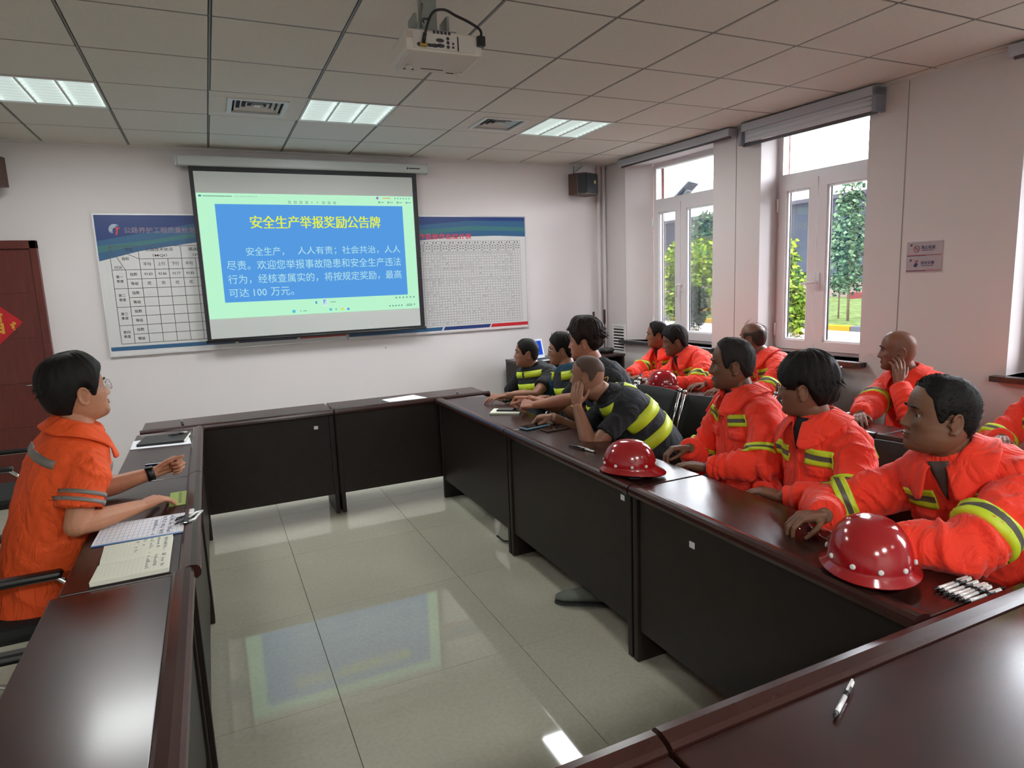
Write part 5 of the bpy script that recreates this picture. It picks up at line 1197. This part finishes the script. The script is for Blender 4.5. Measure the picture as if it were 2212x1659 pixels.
def bvh_of(me, off):
    vs = [v.co+off for v in me.vertices]; return BVHTree.FromPolygons(vs, [tuple(p.vertices) for p in me.polygons])
def wrinkle(me, B, arms, rg, amp):
    a = verts(me); n = vnorm(me); P_ = np.array(B.P); u = (a-P_) @ np.array(B.Rl); v = (a-P_) @ np.array(B.U); f = (a-P_) @ np.array(B.Fl); o = rg.uniform(0, 50)
    warp = vnoise(np.stack([u*5+o, v*5, f*5], 1))*.35
    d = ridge(np.stack([u*6+warp+o, (v+np.abs(u)*.8)*12+warp*2, f*6], 1))*.55*np.clip(1.25-v*1.6, .35, 1)+ridge(np.stack([u*15+o, v*7+warp, f*13], 1))*.35+vnoise(np.stack([u*30+o, v*26, f*30], 1))*.16
    best = np.abs(u)*0+.13
    for k in 'RL':
        wr = np.array(V(arms[k][0])); E_2 = np.array(B.EL[k]); S_2 = np.array(B.SH[k])
        for (A, C, s0) in ((S_2, E_2, 0), (E_2, wr, 1)):
            dv = C-A; L_ = np.linalg.norm(dv); dv = dv/L_; s = (a-A) @ dv; t = np.clip(s/L_, 0, 1); q = a-A-np.outer(t*L_, dv); dist = np.linalg.norm(q, axis=1)
            near = sstep(.105-dist, 0, .03); e_ = np.abs(s0-t+0.0) if s0 == 0 else t; prox = (np.exp(-((1-t)/.35)**2) if s0 == 0 else np.exp(-(t/.4)**2))
            pr_ = vnoise(np.stack([a[:, 0]*9+o, a[:, 1]*9, a[:, 2]*9], 1))*1.1
            fold = ridge(np.stack([s*26+pr_*1.6+o, q[:, 0]*7, q[:, 2]*7+q[:, 1]*5], 1))*(.45+.75*prox)+vnoise(np.stack([s*55+o, q[:, 0]*20, q[:, 2]*20], 1))*.15
            d = d*(1-near)+fold*near
    fade = 1-.75*sstep(v, (B.N-B.P).length*.93, (B.N-B.P).length*1.02)
    setv(me, a+n*(d*amp*fade)[:, None])
def surf(B, o, d, mx=.6, bv=None):
    h = (bv or B.bvh).ray_cast(o, d, mx); return h[0]
def patch(B, name, pts, mats, rows, off=.003, lab=None, text=None):
    """pts[j][i] rows of surface points + outward normals -> thin raised strip"""
    nv, nu = len(pts), len(pts[0]); mb = MB(); vs = [p+n*off for r in pts for (p, n) in r]+[p-n*.004 for r in pts for (p, n) in r]; m = nv*nu
    for j in range(nv-1):
        fs = [(j*nu+i, j*nu+i+1, (j+1)*nu+i+1, (j+1)*nu+i) for i in range(nu-1)]; b = len(mb.v)
        if j == 0: mb.v += [tuple(x) for x in vs]
        mb.f += fs; mb.m += [rows[j]]*len(fs); mb.sm += [True]*len(fs)
    rim = [(i, i+1) for i in range(nu-1)]+[(j*nu+nu-1, (j+1)*nu+nu-1) for j in range(nv-1)]+[((nv-1)*nu+i+1, (nv-1)*nu+i) for i in reversed(range(nu-1))]+[((j+1)*nu, j*nu) for j in reversed(range(nv-1))]
    mb.f += [(a, m+a, m+b, b) for a, b in rim]; mb.m += [rows[0]]*len(rim); mb.sm += [False]*len(rim)
    return B.put(name, mb.mesh(name), mats, True, lab)
def torso_patch(B, name, u0, u1, v0, v1, mats, rows, back=False, skew=0.0, nu=14, off=.006, th=None, lab=None):
    """v measured down from the neck base; th=(a0,a1) uses angular sweep (degrees, 0 front, + wearer's right)"""
    nv = len(rows); pts = []; last = None
    for j in range(nv+1):
        row = []
        for i in range(nu):
            t = i/(nu-1); v = lerp(v0, v1, j/nv)+skew*t-(0 if name == 'placket' else B.dv); c = B.N-B.U*v+(B.ax(1-v/(B.N-B.P).length)-(B.P+B.U*((B.N-B.P).length-v)))
            if th: a = math.radians(lerp(th[0], th[1], t)); dr = B.Fl*math.cos(a)+B.Rl*math.sin(a); o = c
            else: dr = B.Fl*(-1 if back else 1); o = c+B.Rl*lerp(u0, u1, t)
            h = surf(B, o, dr, .25); dist = (h-o).length if h else 9
            if last is None: last = min(dist, .19)
            if dist > last+.035: dist = last+.012 if dist < 9 else last
            last = dist; row.append((o+dr*dist, dr))
        pts.append(row)
    return patch(B, name, pts, mats, rows, off, lab)
def sleeve_band(B, k, wr, f0, f1, seg, mats, rows, nu=64, off=.0085, name='reflective_band', fall=.07):
    A, C = (B.SH[k], B.EL[k]) if seg == 'upper' else (B.EL[k], V(wr)); d = (C-A).normalized(); L_ = (C-A).length; a = d.orthogonal().normalized(); b = d.cross(a); nv = len(rows); pts = []
    for j in range(nv+1):
        c = A+d*L_*lerp(f0, f1, j/nv); row = []
        for i in range(nu+1):
            q = 2*PI*i/nu; dr = a*math.cos(q)+b*math.sin(q); h = B.bvh.ray_cast(c, dr, .11)[0]; row.append((h if h else c+dr*fall*.7, dr))
        pts.append(row)
    return patch(B, name, pts, mats, rows, off)
def hivis(B, arms, forearm=True, chest=((-.155, -.045), (.045, .155)), v=(.165, .230), skew=(0, 0), upper=True):
    R3 = [0, 1, 0]; mm = [LIME, GREYT]
    for (u0, u1), sk in zip(chest, skew): torso_patch(B, 'reflective_strip', u0, u1, v[0], v[1], mm, [0, 0, 1, 1, 0, 0], skew=sk)
    torso_patch(B, 'reflective_strip', -.15, .15, .17, .225, mm, [0, 0, 1, 1, 0, 0], back=True)
    for k in 'RL':
        if upper: sleeve_band(B, k, None, .62, .80, 'upper', mm, [0, 0, 1, 1, 0, 0])
    torso_patch(B, 'placket', -.014, .014, .13, .42, [ORANGE], [0]*10, nu=3, off=.004)
    for s in (-1, 1): torso_patch(B, 'pocket_flap', s*.05, s*.15, .235, .275, [ORANGE], [0]*3, nu=8, off=.005)
def make_collar(B, cm_, RO, big=1.0, vee=None):
    nu = 41; rows = []; ph = [math.radians(-158+316*i/(nu-1)) for i in range(nu)]; N, U, Fl, Rl = B.N, B.U, B.Fl, B.Rl
    C0 = N+U*.012+Fl*.002
    def P_(p, r, h): f = sstep(abs(p), 1.9, 2.76); return C0+(-Fl*math.cos(p)*(1.0)+Rl*math.sin(p)*1.05)*r+U*h+Fl*.016*float(f)-U*.034*float(f)
    prof = []
    for p in ph:
        f = float(sstep(abs(p), 1.0, 2.6)); g = float(sstep(abs(p), 2.45, 2.76)); sp_ = float(sstep(abs(p), 1.6, 2.5))
        r = [P_(p, .074, -.020), P_(p, .069, .012), P_(p, .070, .026-.008*f), P_(p, .077, .029-.010*f), P_(p, .092+.004*f, .014-.014*f), P_(p, .110+.010*f, -.010-.028*f*big), P_(p, .127+.016*f, -.030-.056*f*big*(1-.35*g))]
        for j in (4, 5, 6):
            loc, nrm_, _, _ = B.bvh.find_nearest(r[j], .2)
            if loc is not None:
                e = .007+.003*(j-4)*(1-sp_*.4)
                if (r[j]-loc).dot(nrm_) < e: r[j] = loc+nrm_*e
        prof.append(r)
    vs = [q for r in prof for q in r]; m = 7; fs = [(i*m+j, (i+1)*m+j, (i+1)*m+j+1, i*m+j+1) for i in range(nu-1) for j in range(m-1)]
    me = bpy.data.meshes.new('collar'); me.from_pydata([tuple(v) for v in vs], [], fs); me.update(); o = bpy.data.objects.new('c', me); COL.objects.link(o)
    sd = o.modifiers.new('s', 'SUBSURF'); sd.levels = 1; so = o.modifiers.new('t', 'SOLIDIFY'); so.thickness = .005; so.offset = 0
    bpy.context.view_layer.update(); out = bpy.data.meshes.new_from_object(o.evaluated_get(bpy.context.evaluated_depsgraph_get())); bpy.data.objects.remove(o)
    B.put('collar', out, cm_)
    if vee:
        pts = []
        for j in range(7):
            t = j/6; hw = .034*(1-t)+.001; v = -.010+.125*t; row = []
            for i in range(5):
                c = N-U*v+Rl*lerp(-hw, hw, i/4); h = surf(B, c, Fl, .17) or c+Fl*.085; row.append((h, Fl))
            pts.append(row)
        patch(B, 'undershirt', pts, [vee], [0]*6, .0025)
def fuzz(mb, MT, hl, k, ln_, r, rg, wf, lift=.55, back=(0, -.5, .2), th=.006):
    out = 0
    while out < k:
        t = rg.uniform(-PI, PI); z = .1155*math.sin(rg.uniform(-.55, 1.5))
        if z < hl(t)+.004 or z > .1150: continue
        out += 1; x, y, z_ = head_pt(np.array(t), np.array(z), wf); p = V((float(x), float(y), float(z_))); n = V((p.x/.077**2, p.y/.092**2, p.z/.115**2)).normalized(); b = V(back); d = ((b-n*n.dot(b)).normalized()+n*lift+V(rg.normal(size=3))*.18).normalized(); l_ = ln_*rg.uniform(.6, 1.3); q = p+n*th*.6
        mb.tube([MT @ q, MT @ (q+d*l_*.5), MT @ (q+d*l_-n*l_*.12)], [r, r*.8, r*.15], 3, 0, True)
def make_hair(B, kind, rg, wf):
    MT = B.MT; mb = MB(); col = (24, 21, 20)
    if kind == 'buzz': hair_shell(mb, MT, hairline(.074, .050, 0, -.060), lambda t, s: .0045+.003*math.exp(-(s/.5)**2), wf, clump=.25, seed=1, freq=(260, 120)); fuzz(mb, MT, hairline(.074, .050, 0, -.060), 900, .008, .0012, rg, wf, .8, th=.004)
    elif kind == 'crop': hair_shell(mb, MT, hairline(.086, .070, 0, -.060), lambda t, s: .0045+.0075*math.exp(-(s/.55)**2), wf, clump=.30, seed=2, freq=(220, 70)); fuzz(mb, MT, hairline(.086, .070, 0, -.060), 1500, .016, .0016, rg, wf, .55)
    elif kind == 'receding': 
        col = (38, 34, 33); hair_shell(mb, MT, hairline(.092, .082, 0, -.062), lambda t, s: .007+.006*math.exp(-(s/.6)**2), wf, clump=.35, seed=3, freq=(200, 40)); fuzz(mb, MT, hairline(.092, .082, 0, -.062), 1300, .017, .0015, rg, wf, .45)
    elif kind == 'stubble': 
        col = (84, 66, 57); hair_shell(mb, MT, hairline(.090, .082, 0, .03, .05), lambda t, s: .0022, wf, clump=.3, seed=4, freq=(300, 150))
    elif kind == 'balding':
        col = (62, 50, 45)
        ts = [0, 1.1, 1.35, 1.5, 1.75, 2.1, 2.5, PI]; lo = [.0, .0, -.0, .022, .012, -.035, -.055, -.055]
        # ring of hair at sides and back only
        nt, nz = 80, 10; t = np.linspace(1.22, 2*PI-1.22, nt); vs = []; fs = []
        for sgn in (1, 0):
            for j in range(nz+1):
                for a in t:
                    b = abs((a+PI) % (2*PI)-PI); z1 = float(np.interp(b, ts, lo)); z2 = .058+.012*math.sin(b*3); z = lerp(z2, z1, j/nz); x, y, z = head_pt(np.array(a), np.array(z), wf); p = V((float(x), float(y), float(z))); nn = V((p.x/.077**2, p.y/.092**2, p.z/.115**2)).normalized(); e = math.sin(PI*min(1, max(0, (j+.3)/(nz+.6))))**.5
                    vs.append(MT @ (p+nn*((.006*e+.0015*float(ridge(np.array([[a*30, z*60, 3.]]))[0])) if sgn else -.003)))
        m = (nz+1)*nt
        for j in range(nz):
            for i in range(nt-1): a, b, c, d = j*nt+i, (j+1)*nt+i, (j+1)*nt+i+1, j*nt+i+1; fs += [(a, b, c, d), (m+d, m+c, m+b, m+a)]
        for i in range(nt-1): fs += [(i, i+1, m+i+1, m+i), (nz*nt+i, m+nz*nt+i, m+nz*nt+i+1, nz*nt+i+1)]
        mb.add(vs, fs, 0, True)
        strands(mb, MT, [(rg.uniform(.3, 2.9)*rg.choice([-1, 1]), rg.uniform(.07, .112)) for _ in range(90)], lambda p, n: (V((.5, -.8, 0))-n*n.dot(V((.5, -.8, 0)))).normalized()*.95+n*.2, .06, .0006, .05, rg, wf)
    elif kind == 'thick':
        hair_shell(mb, MT, hairline(.062, .046, 0, -.074, -.02), lambda t, s: .019+.015*math.exp(-(s/.5)**2), wf, clump=.16, seed=6, freq=(90, 10), zfade=.16)
        strands(mb, MT, [(rg.uniform(-PI, PI), rg.uniform(-.02, .114)) for _ in range(520)], lambda p, n: (V((0, .35 if p.y > .02 else -.3, -.75))-n*n.dot(V((0, .3, -.75)))).normalized()+n*.34, .036, .0034, .20, rg, wf)
    elif kind == 'mop':
        hair_shell(mb, MT, hairline(.030, .010, 0, -.062, -.004), lambda t, s: .0255-.005*math.cos(t)+.014*math.exp(-(s/.45)**2), wf, clump=.20, seed=7, freq=(70, 8), zfade=.12)
        strands(mb, MT, [(rg.uniform(-PI, PI), rg.uniform(.0, .114)) for _ in range(620)], lambda p, n: (V((p.x*3, .55 if p.y > -.01 else -.35, -.65))-n*n.dot(V((0, .5, -.65)))).normalized()+n*.30, .045, .0040, .20, rg, wf)
    elif kind == 'tall':
        col = (38, 27, 24)
        hair_shell(mb, MT, hairline(.052, .035, 0, -.055, -.015), lambda t, s: .024+.034*math.exp(-(s/.5)**2), wf, clump=.24, seed=8, freq=(100, 9), zfade=.22)
        strands(mb, MT, [(rg.uniform(-PI, PI), rg.uniform(.01, .114)) for _ in range(600)], lambda p, n: (V((p.x*2, .5 if p.y > 0 else -.7, -.1))-n*n.dot(V((0, .3, -.1)))).normalized()+n*.50, .055, .0032, .20, rg, wf)
    elif kind == 'side':
        hair_shell(mb, MT, hairline(.062, .050, 0, -.062), lambda t, s: .012+.016*math.exp(-(s/.55)**2), wf, clump=.18, seed=9, freq=(130, 12)); fuzz(mb, MT, hairline(.062, .050, 0, -.062), 900, .020, .0019, rg, wf, .45, (.4, -.6, 0))
        strands(mb, MT, [(rg.uniform(-1.6, 1.6), rg.uniform(.06, .114)) for _ in range(150)], lambda p, n: (V((.35, -.7, -.1))-n*n.dot(V((.35, -.7, -.1)))).normalized()+n*.3, .05, .0028, .10, rg, wf)
    B.put('hair', mb.mesh('hair'), hair_mat(col))
def specs(B, style='round', wf=1.0, mt=None):
    MT = B.MT; q = MB(); ln2 = MB()
    for s in (-1, 1):
        pts = [MT @ V((s*(.034+.024*math.cos(a)), .0985-.004*abs(math.cos(a)), .000+.0185*math.sin(a))) for a in [k*PI/9 for k in range(19)]]; q.tube(pts, .0012, 6)
        q.tube([MT @ V((s*.058, .094, .006)), MT @ V((s*.072, .085, .007)), MT @ V((s*.082*wf, .02, .008)), MT @ V((s*.083*wf, -.012, .006)), MT @ V((s*.081*wf, -.024, -.014))], .0013, 6)
        ln2.add([MT @ V((s*(.034+.0235*math.cos(a)), .098, .018*math.sin(a))) for a in [k*PI/8 for k in range(16)]], [tuple(range(16))])
    q.tube([MT @ V((-.011, .0985, .004)), MT @ V((0, .101, .007)), MT @ V((.011, .0985, .004))], .0012, 6)
    o = empty('spectacles', B.root.location, 0, None, None)
    return q, ln2, o
def wear_specs(B, label, m, wf=1.0):
    q, l2, o = specs(B, wf=wf); o['label'] = label; o['category'] = 'glasses'; off = V(B.root.location)
    for nm, mbx, mt in (('frame', q, m), ('lens', l2, M['lens'])):
        me = mbx.mesh(nm); a = verts(me)-np.array(off)[None, :]; setv(me, a); addmesh(nm, me, o, [mt], True)
dn = (0, 0, -1)
FL = dict(curl=(.25, .35, .25), thumb=(.7, .5, .15, .1))
# 1 man at left, short orange sleeves
arms = {'R': ((-.462, -3.555, .805), (-.3, -.9, -.5), dict(d=(.72, .66, .03), n=(-.05, .05, -1), curl=(.45, .35, .15), thumb=(.75, .4, .25, .1)), (-.655, -3.715, .815)),
        'L': ((-.425, -3.165, .842), (.0, .8, -.8), dict(d=(.80, .30, .20), n=(.35, -.9, -.25), curl=(1.25, 1.45, .9), thumb=(.95, .45, .35, .1), spread=.02), (-.655, -3.215, .805))}
B = person('man at left in a short-sleeved orange shirt, facing the screen over folded arms', (-.835, -3.475, .53), (-.655, -3.480, 1.062), (.92, .38), (-.634, -3.458, 1.272), (.87, .49), arms, (176, 122, 92), 'shirt', 'thick', vox=.0034, cvox=.0065, pitch=.16, w=1.06, hunch=.02, shoulder=.18, seed=21, headscale=1.06, roll=0)
for k in 'RL':
    sleeve_band(B, k, None, .33, .41, 'upper', [GREYB], [0, 0], off=.004); sleeve_band(B, k, None, .48, .56, 'upper', [GREYB], [0, 0], off=.006)
torso_patch(B, 'reflective_strip', -.16, .16, .165, .195, [GREYB], [0, 0], back=True, nu=18)
for s in (-1, 1): torso_patch(B, 'reflective_strip', s*.05, s*.15, .17, .20, [GREYB], [0, 0], nu=10)
torso_patch(B, 'placket', -.015, .015, .10, .45, [ORANGE2], [0]*10, nu=3, off=.006)
wear_specs(B, 'thin metal spectacles worn by the man in short orange sleeves', M['metal'])
wt = empty('wrist_watch', (-.435, -3.18, .80), 0, 'black band watch on the left wrist of the man at left', 'watch')
q = MB(); wv = V((-.425, -3.165, .842)); ed = (wv-B.EL['L']).normalized(); a_ = ed.orthogonal().normalized(); b_ = ed.cross(a_); off = V(wt.location)
for (r0, x0, x1) in ((.0335, -.045, -.014),):
    vs = []
    for x in (x0, x1):
        for rr4 in (r0, r0-.006):
            for k in range(24): an = 2*PI*k/24; vs.append(wv+ed*x+(a_*math.cos(an)+b_*math.sin(an))*rr4-off)
    fs = []
    for k in range(24): k2 = (k+1) % 24; fs += [(k, k2, 48+k2, 48+k), (24+k2, 24+k, 72+k, 72+k2), (k2, k, 24+k, 24+k2), (48+k, 48+k2, 72+k2, 72+k)]
    q.add(vs, fs, 0, True)
q.obj('strap', M['black'], wt); q = MB(); q.box(wv+ed*-.03+V((0, -.012, .030))-off, (.034, .03, .008), bev=.003); q.obj('watch_face', M['blackgloss'], wt)

# 2-5 men in black vests
arms = {'R': ((1.835, -1.40, .70), (-.2, .6, -.7), dict(d=(-.7, .2, -.5), n=dn, curl=(.4, .5, .3))), 'L': ((1.76, -2.17, .805), (.5, -.5, -.6), dict(d=(-.93, -.1, 0), n=(0, .1, -1), **FL))}
B = person('man in a black vest nearest the screen, arm stretched to the far table, buzz cut', (2.21, -1.90, .52), (2.165, -1.85, .925), (-.92, -.30), (2.095, -1.865, 1.065), (-.90, .43), arms, (146, 100, 78), 'vest', 'buzz', seed=22, pitch=.05, scale=.95, knees=((1.86, -1.80, .5), (1.86, -2.0, .5)))
torso_patch(B, 'reflective_strip', -.16, .02, .115, .165, [LIME], [0, 0], skew=.0); torso_patch(B, 'reflective_strip', .03, .15, .115, .165, [LIME], [0, 0])
torso_patch(B, 'reflective_strip', 0, 0, .215, .275, [LIME], [0, 0], th=(75, -75), nu=26); torso_patch(B, 'reflective_strip', 0, 0, .335, .385, [LIME], [0, 0], th=(85, -85), nu=26)
def vest_text(B, s, u0, u1, v0, v1, m, back=False, th=None):
    me, a = text_mesh(s, .014); lo, hi = a.min(0), a.max(0); vs = []
    for p in a:
        fu_, fv = (p[0]-lo[0])/(hi[0]-lo[0]), (p[1]-lo[1])/(hi[1]-lo[1]); v = lerp(v1, v0, fv)-B.dv; c = B.N-B.U*v+(B.ax(1-v/(B.N-B.P).length)-(B.P+B.U*((B.N-B.P).length-v)))
        if th: an = math.radians(lerp(th[0], th[1], fu_)); dr = B.Fl*math.cos(an)+B.Rl*math.sin(an)
        else: dr = B.Fl*(-1 if back else 1); c = c+B.Rl*lerp(u0, u1, fu_)
        h = B.bvh.ray_cast(c+dr*.45, -dr, .6)[0] or c+dr*.13; vs.append(h+dr*.0052)
    mb = MB(); mb.add(vs, [tuple(p.vertices) for p in me.polygons]); bpy.data.meshes.remove(me); B.put('lettering', mb.mesh('lettering'), m)
BT = mat('vest_print', L(30, 40, 30), .7)
vest_text(B, '黄石油', 0, 0, .225, .265, BT, th=(34, -14))
arms = {'R': ((1.95, -2.08, .80), (.3, .6, -.6), dict(d=(-.9, -.1, 0), n=dn, **FL)), 'L': ((2.03, -2.36, .79), (.4, -.4, -.6), dict(d=(-.8, .4, 0), n=dn, **FL))}
B = person('man in glasses and a teal shirt mostly hidden behind the tall-haired man', (2.27, -2.40, .52), (2.21, -2.335, .945), (-.92, -.1), (2.185, -2.26, 1.115), (-.86, .50), arms, (158, 112, 86), 'tealvest', 'side', seed=23, scale=.95, knees=((1.9, -2.28, .5), (1.9, -2.5, .5)))
wear_specs(B, 'pale spectacles worn by the half-hidden man in the teal shirt', M['metal'])
torso_patch(B, 'reflective_strip', -.17, -.05, .10, .16, [LIME], [0, 0]); torso_patch(B, 'reflective_strip', .05, .17, .10, .16, [LIME], [0, 0]); torso_patch(B, 'reflective_strip', 0, 0, .22, .28, [LIME], [0, 0], th=(75, -75), nu=26); torso_patch(B, 'reflective_strip', 0, 0, .34, .39, [LIME], [0, 0], th=(85, -85), nu=26)
vest_text(B, '黄石油', 0, 0, .23, .27, BT, th=(30, -20))
arms = {'R': ((1.735, -2.60, .850), (.3, .5, -.7), dict(d=(-.62, .72, .02), n=(.5, -.65, -.35), curl=(1.0, 1.2, .6), thumb=(.9, .35, .4, .1))), 'L': ((1.715, -2.715, .825), (.3, -.5, -.7), dict(d=(-.5, .84, .03), n=(.55, .3, -.7), curl=(.95, 1.1, .6), thumb=(.8, .4, .4, .1)))}
B = person('young man in a black vest with tall swept-up dark hair and clasped hands', (2.20, -2.97, .53), (2.08, -2.915, 1.030), (-.93, .05), (2.035, -2.84, 1.225), (-.76, .65), arms, (172, 116, 92), 'vest', 'tall', seed=24, w=1.05, wf=1.02)
torso_patch(B, 'reflective_strip', -.18, -.06, .10, .165, [LIME], [0, 0], skew=-.02); torso_patch(B, 'reflective_strip', .05, .17, .10, .16, [LIME], [0, 0]); torso_patch(B, 'reflective_strip', 0, 0, .22, .285, [LIME], [0, 0], th=(75, -75), nu=26); torso_patch(B, 'reflective_strip', 0, 0, .35, .40, [LIME], [0, 0], th=(85, -85), nu=26)
vest_text(B, '黄石油', 0, 0, .23, .275, BT, th=(36, -10))
arms = {'R': ((1.672, -3.045, .812), (.6, .3, -.5), dict(d=(-.80, .55, -.05), n=(.05, .0, -1), curl=(.8, .9, .5), thumb=(.75, .5, .35, .25))), 'L': ((1.668, -3.350, .925), (-.5, -.5, -1), dict(d=(.22, .32, .92), n=(.78, .62, -.1), curl=(.25, .6, .5), thumb=(.7, .5, .3, .1)))}
B = person('bald-topped man in a black vest leaning his cheek on his hand, elbow on the table', (2.22, -3.46, .52), (1.915, -3.325, .925), (-.90, .30), (1.785, -3.275, 1.075), (-.62, .78), arms, (142, 100, 78), 'vest', 'stubble', seed=25, w=1.12, belly=.03, jaw=1.08, roll=-.12, pitch=.02, shoulder=.18)
torso_patch(B, 'reflective_strip', -.10, .10, .10, .16, [LIME], [0, 0], back=True, nu=16); torso_patch(B, 'reflective_strip', 0, 0, .25, .32, [LIME], [0, 0], th=(-58, -230), nu=40); torso_patch(B, 'reflective_strip', 0, 0, .385, .45, [LIME], [0, 0], th=(-40, -300), nu=50)
torso_patch(B, 'reflective_strip', -.17, -.06, .11, .17, [LIME], [0, 0])
vest_text(B, '黄石', -.06, .06, .112, .15, BT, back=True); vest_text(B, '高速公路', 0, 0, .262, .308, BT, th=(-120, -190))
chn = MB()
for k in range(40): a = 2*PI*k/40; chn.sphere(B.N+B.U*.035+(B.Rl*math.cos(a)*.066+B.Fl*math.sin(a)*.064)-V((0, 0, .02*math.sin(a))), .0028, 0, 6, 4)
tag(chn.obj('necklace', mat('gold', L(220, 180, 80), .25, metal=1)), 'thin gold chain at the nape of the bald-topped man', 'necklace')

# 6-8, 12, 13 men in orange jackets at the back-row tables
arms = {'R': ((3.06, -1.86, .800), (.3, .5, -.5), dict(d=(-.85, -.45, 0), n=dn, **FL)), 'L': ((3.10, -2.02, .795), (.3, -.5, -.5), dict(d=(-.9, .2, 0), n=dn, **FL))}
B = person('far man in orange by the wall corner, face showing past his neighbour', (3.62, -1.76, .54), (3.56, -1.725, .925), (-.95, -.1), (3.475, -1.72, 1.105), (-.80, .60), arms, (130, 88, 67), 'jacket', 'crop', seed=31, cw=.95, scale=.97); hivis(B, arms)
arms = {'R': ((3.02, -2.16, .800), (.2, .5, -.5), dict(d=(-.85, -.3, 0), n=dn, **FL)), 'L': ((2.985, -2.42, .800), (.4, -.8, -.4), dict(d=(-.65, .7, 0), n=dn, **FL))}
B = person('dark-haired man in orange leaning forward behind the distant red helmet', (3.58, -2.30, .54), (3.40, -2.200, .935), (-.93, .05), (3.325, -2.145, 1.085), (-.86, .50), arms, (112, 74, 56), 'jacket', 'side', seed=32, pitch=-.16, cw=1.05); hivis(B, arms)
arms = {'R': ((3.22, -2.62, .80), (.2, .5, -.5), dict(d=(-.9, .0, 0), n=dn, **FL)), 'L': ((3.18, -2.90, .80), (.4, -.7, -.5), dict(d=(-.9, .2, 0), n=dn, **FL))}
B = person('balding man in orange seated against the middle window, seen from behind his ear', (3.76, -2.88, .54), (3.70, -2.78, .940), (-.90, .35), (3.625, -2.700, 1.125), (-.34, .94), arms, (122, 82, 63), 'jacket', 'balding', seed=33); hivis(B, arms)
arms = {'R': ((3.17, -3.97, .800), (.2, .5, -.5), dict(d=(-.75, -.5, 0), n=(.1, -.3, -1), **FL)), 'L': ((3.455, -3.995, .955), (-.7, -.6, -1), dict(d=(.28, .25, 1), n=(.45, .75, -.2), curl=(.25, .55, .4), thumb=(.7, .6, .2, .1), spread=.10))}
B = person('clean-shaven bald man in orange holding his jaw, beside the window wall', (3.76, -3.97, .54), (3.665, -3.93, .925), (-.92, .10), (3.595, -3.885, 1.125), (-.66, .75), arms, (124, 82, 64), 'jacket', None, seed=34, cw=1.08, headscale=1.02); hivis(B, arms)
arms = {'R': ((3.22, -4.68, .800), (.2, .5, -.5), dict(d=(-.85, -.4, 0), n=dn, **FL)), 'L': ((3.20, -4.92, .80), (.3, -.6, -.5), dict(d=(-.9, .3, 0), n=dn, **FL))}
B = person('person in orange cut off by the right edge, only shoulder and arm in view', (3.70, -4.86, .54), (3.60, -4.76, .955), (-.93, .05), (3.56, -4.70, 1.14), (-.66, .75), arms, (146, 92, 72), 'jacket', 'crop', seed=35, cw=1.05); hivis(B, arms)

# 9 receding hair, 10 mop-haired youth, 11 big man
arms = {'R': ((1.895, -4.02, .800), (.4, .5, -.6), dict(d=(-.92, .35, .0), n=(.0, -.2, -1), curl=(.7, .7, .4), thumb=(.8, .4, .4, .1))), 'L': ((1.815, -4.225, .765), (.5, -.5, -.7), dict(d=(-.4, .9, 0), n=dn, **FL), (1.985, -4.405, .80))}
B = person('man in orange with receding hair in the inner row, looking left past the middle helmet', (2.10, -4.195, .53), (2.105, -4.160, 1.010), (-.94, .24), (2.065, -4.115, 1.200), (-.75, .66), arms, (110, 75, 56), 'jacket', 'receding', vox=.0036, cvox=.0065, seed=41, cw=1.04, jaw=1.06, shoulder=.178, knees=((1.78, -4.03, .5), (1.76, -4.3, .5)), feet=(((1.475, -3.805, .085), (-.80, .60, 0)), ((1.78, -4.32, .085), (-1, 0, 0)))); hivis(B, arms, v=(.15, .205), skew=(.012, -.02))
arms = {'R': ((1.91, -4.46, .70), (.4, .5, -.6), dict(d=(-.3, -.9, -.2), n=dn, **FL)), 'L': ((1.84, -4.63, .745), (.6, -.6, -.5), dict(d=(-.2, .95, 0), n=dn, **FL), (1.945, -4.855, .79))}
B = person('mop-haired youth in orange with thin glasses in the inner row', (2.05, -4.665, .53), (2.04, -4.635, .975), (-.965, .12), (2.000, -4.590, 1.160), (-.46, .89), arms, (128, 87, 67), 'jacket', 'mop', vox=.0036, cvox=.0065, seed=42, cw=.98, jaw=.95, shoulder=.168); hivis(B, arms, v=(.17, .235), skew=(-.01, -.01))
wear_specs(B, 'thin round spectacles worn by the mop-haired youth', M['metal'])
arms = {'R': ((1.650, -4.985, .815), (.2, .8, -.35), dict(d=(-.92, .42, -.02), n=(.0, -.05, -1), curl=(.65, .75, .4), thumb=(.6, .65, .35, .2), spread=.10)), 'L': ((1.570, -5.185, .812), (.3, -.8, -.35), dict(d=(.05, 1, .0), n=(.2, -.1, -1), curl=(.8, .85, .4), thumb=(.7, .5, .4, .2)), (1.745, -5.375, .828))}
B = person('big man in orange at right with short black hair, hands holding spectacles by the helmet', (2.20, -5.285, .53), (2.02, -5.180, .960), (-.97, .02), (1.940, -5.160, 1.150), (-.80, .60), arms, (116, 80, 60), 'jacket', 'crop', vox=.0034, cvox=.0065, seed=43, shoulder=.20, w=1.06, cw=1.12, jaw=1.12, pitch=.10, headscale=1.04, wf=1.03, vee=mat('shaded_neck_tee', L(84, 70, 64), .85)); hivis(B, arms, v=(.15, .215))  # neck patch colour blends tee with the shadowed skin of the open collar
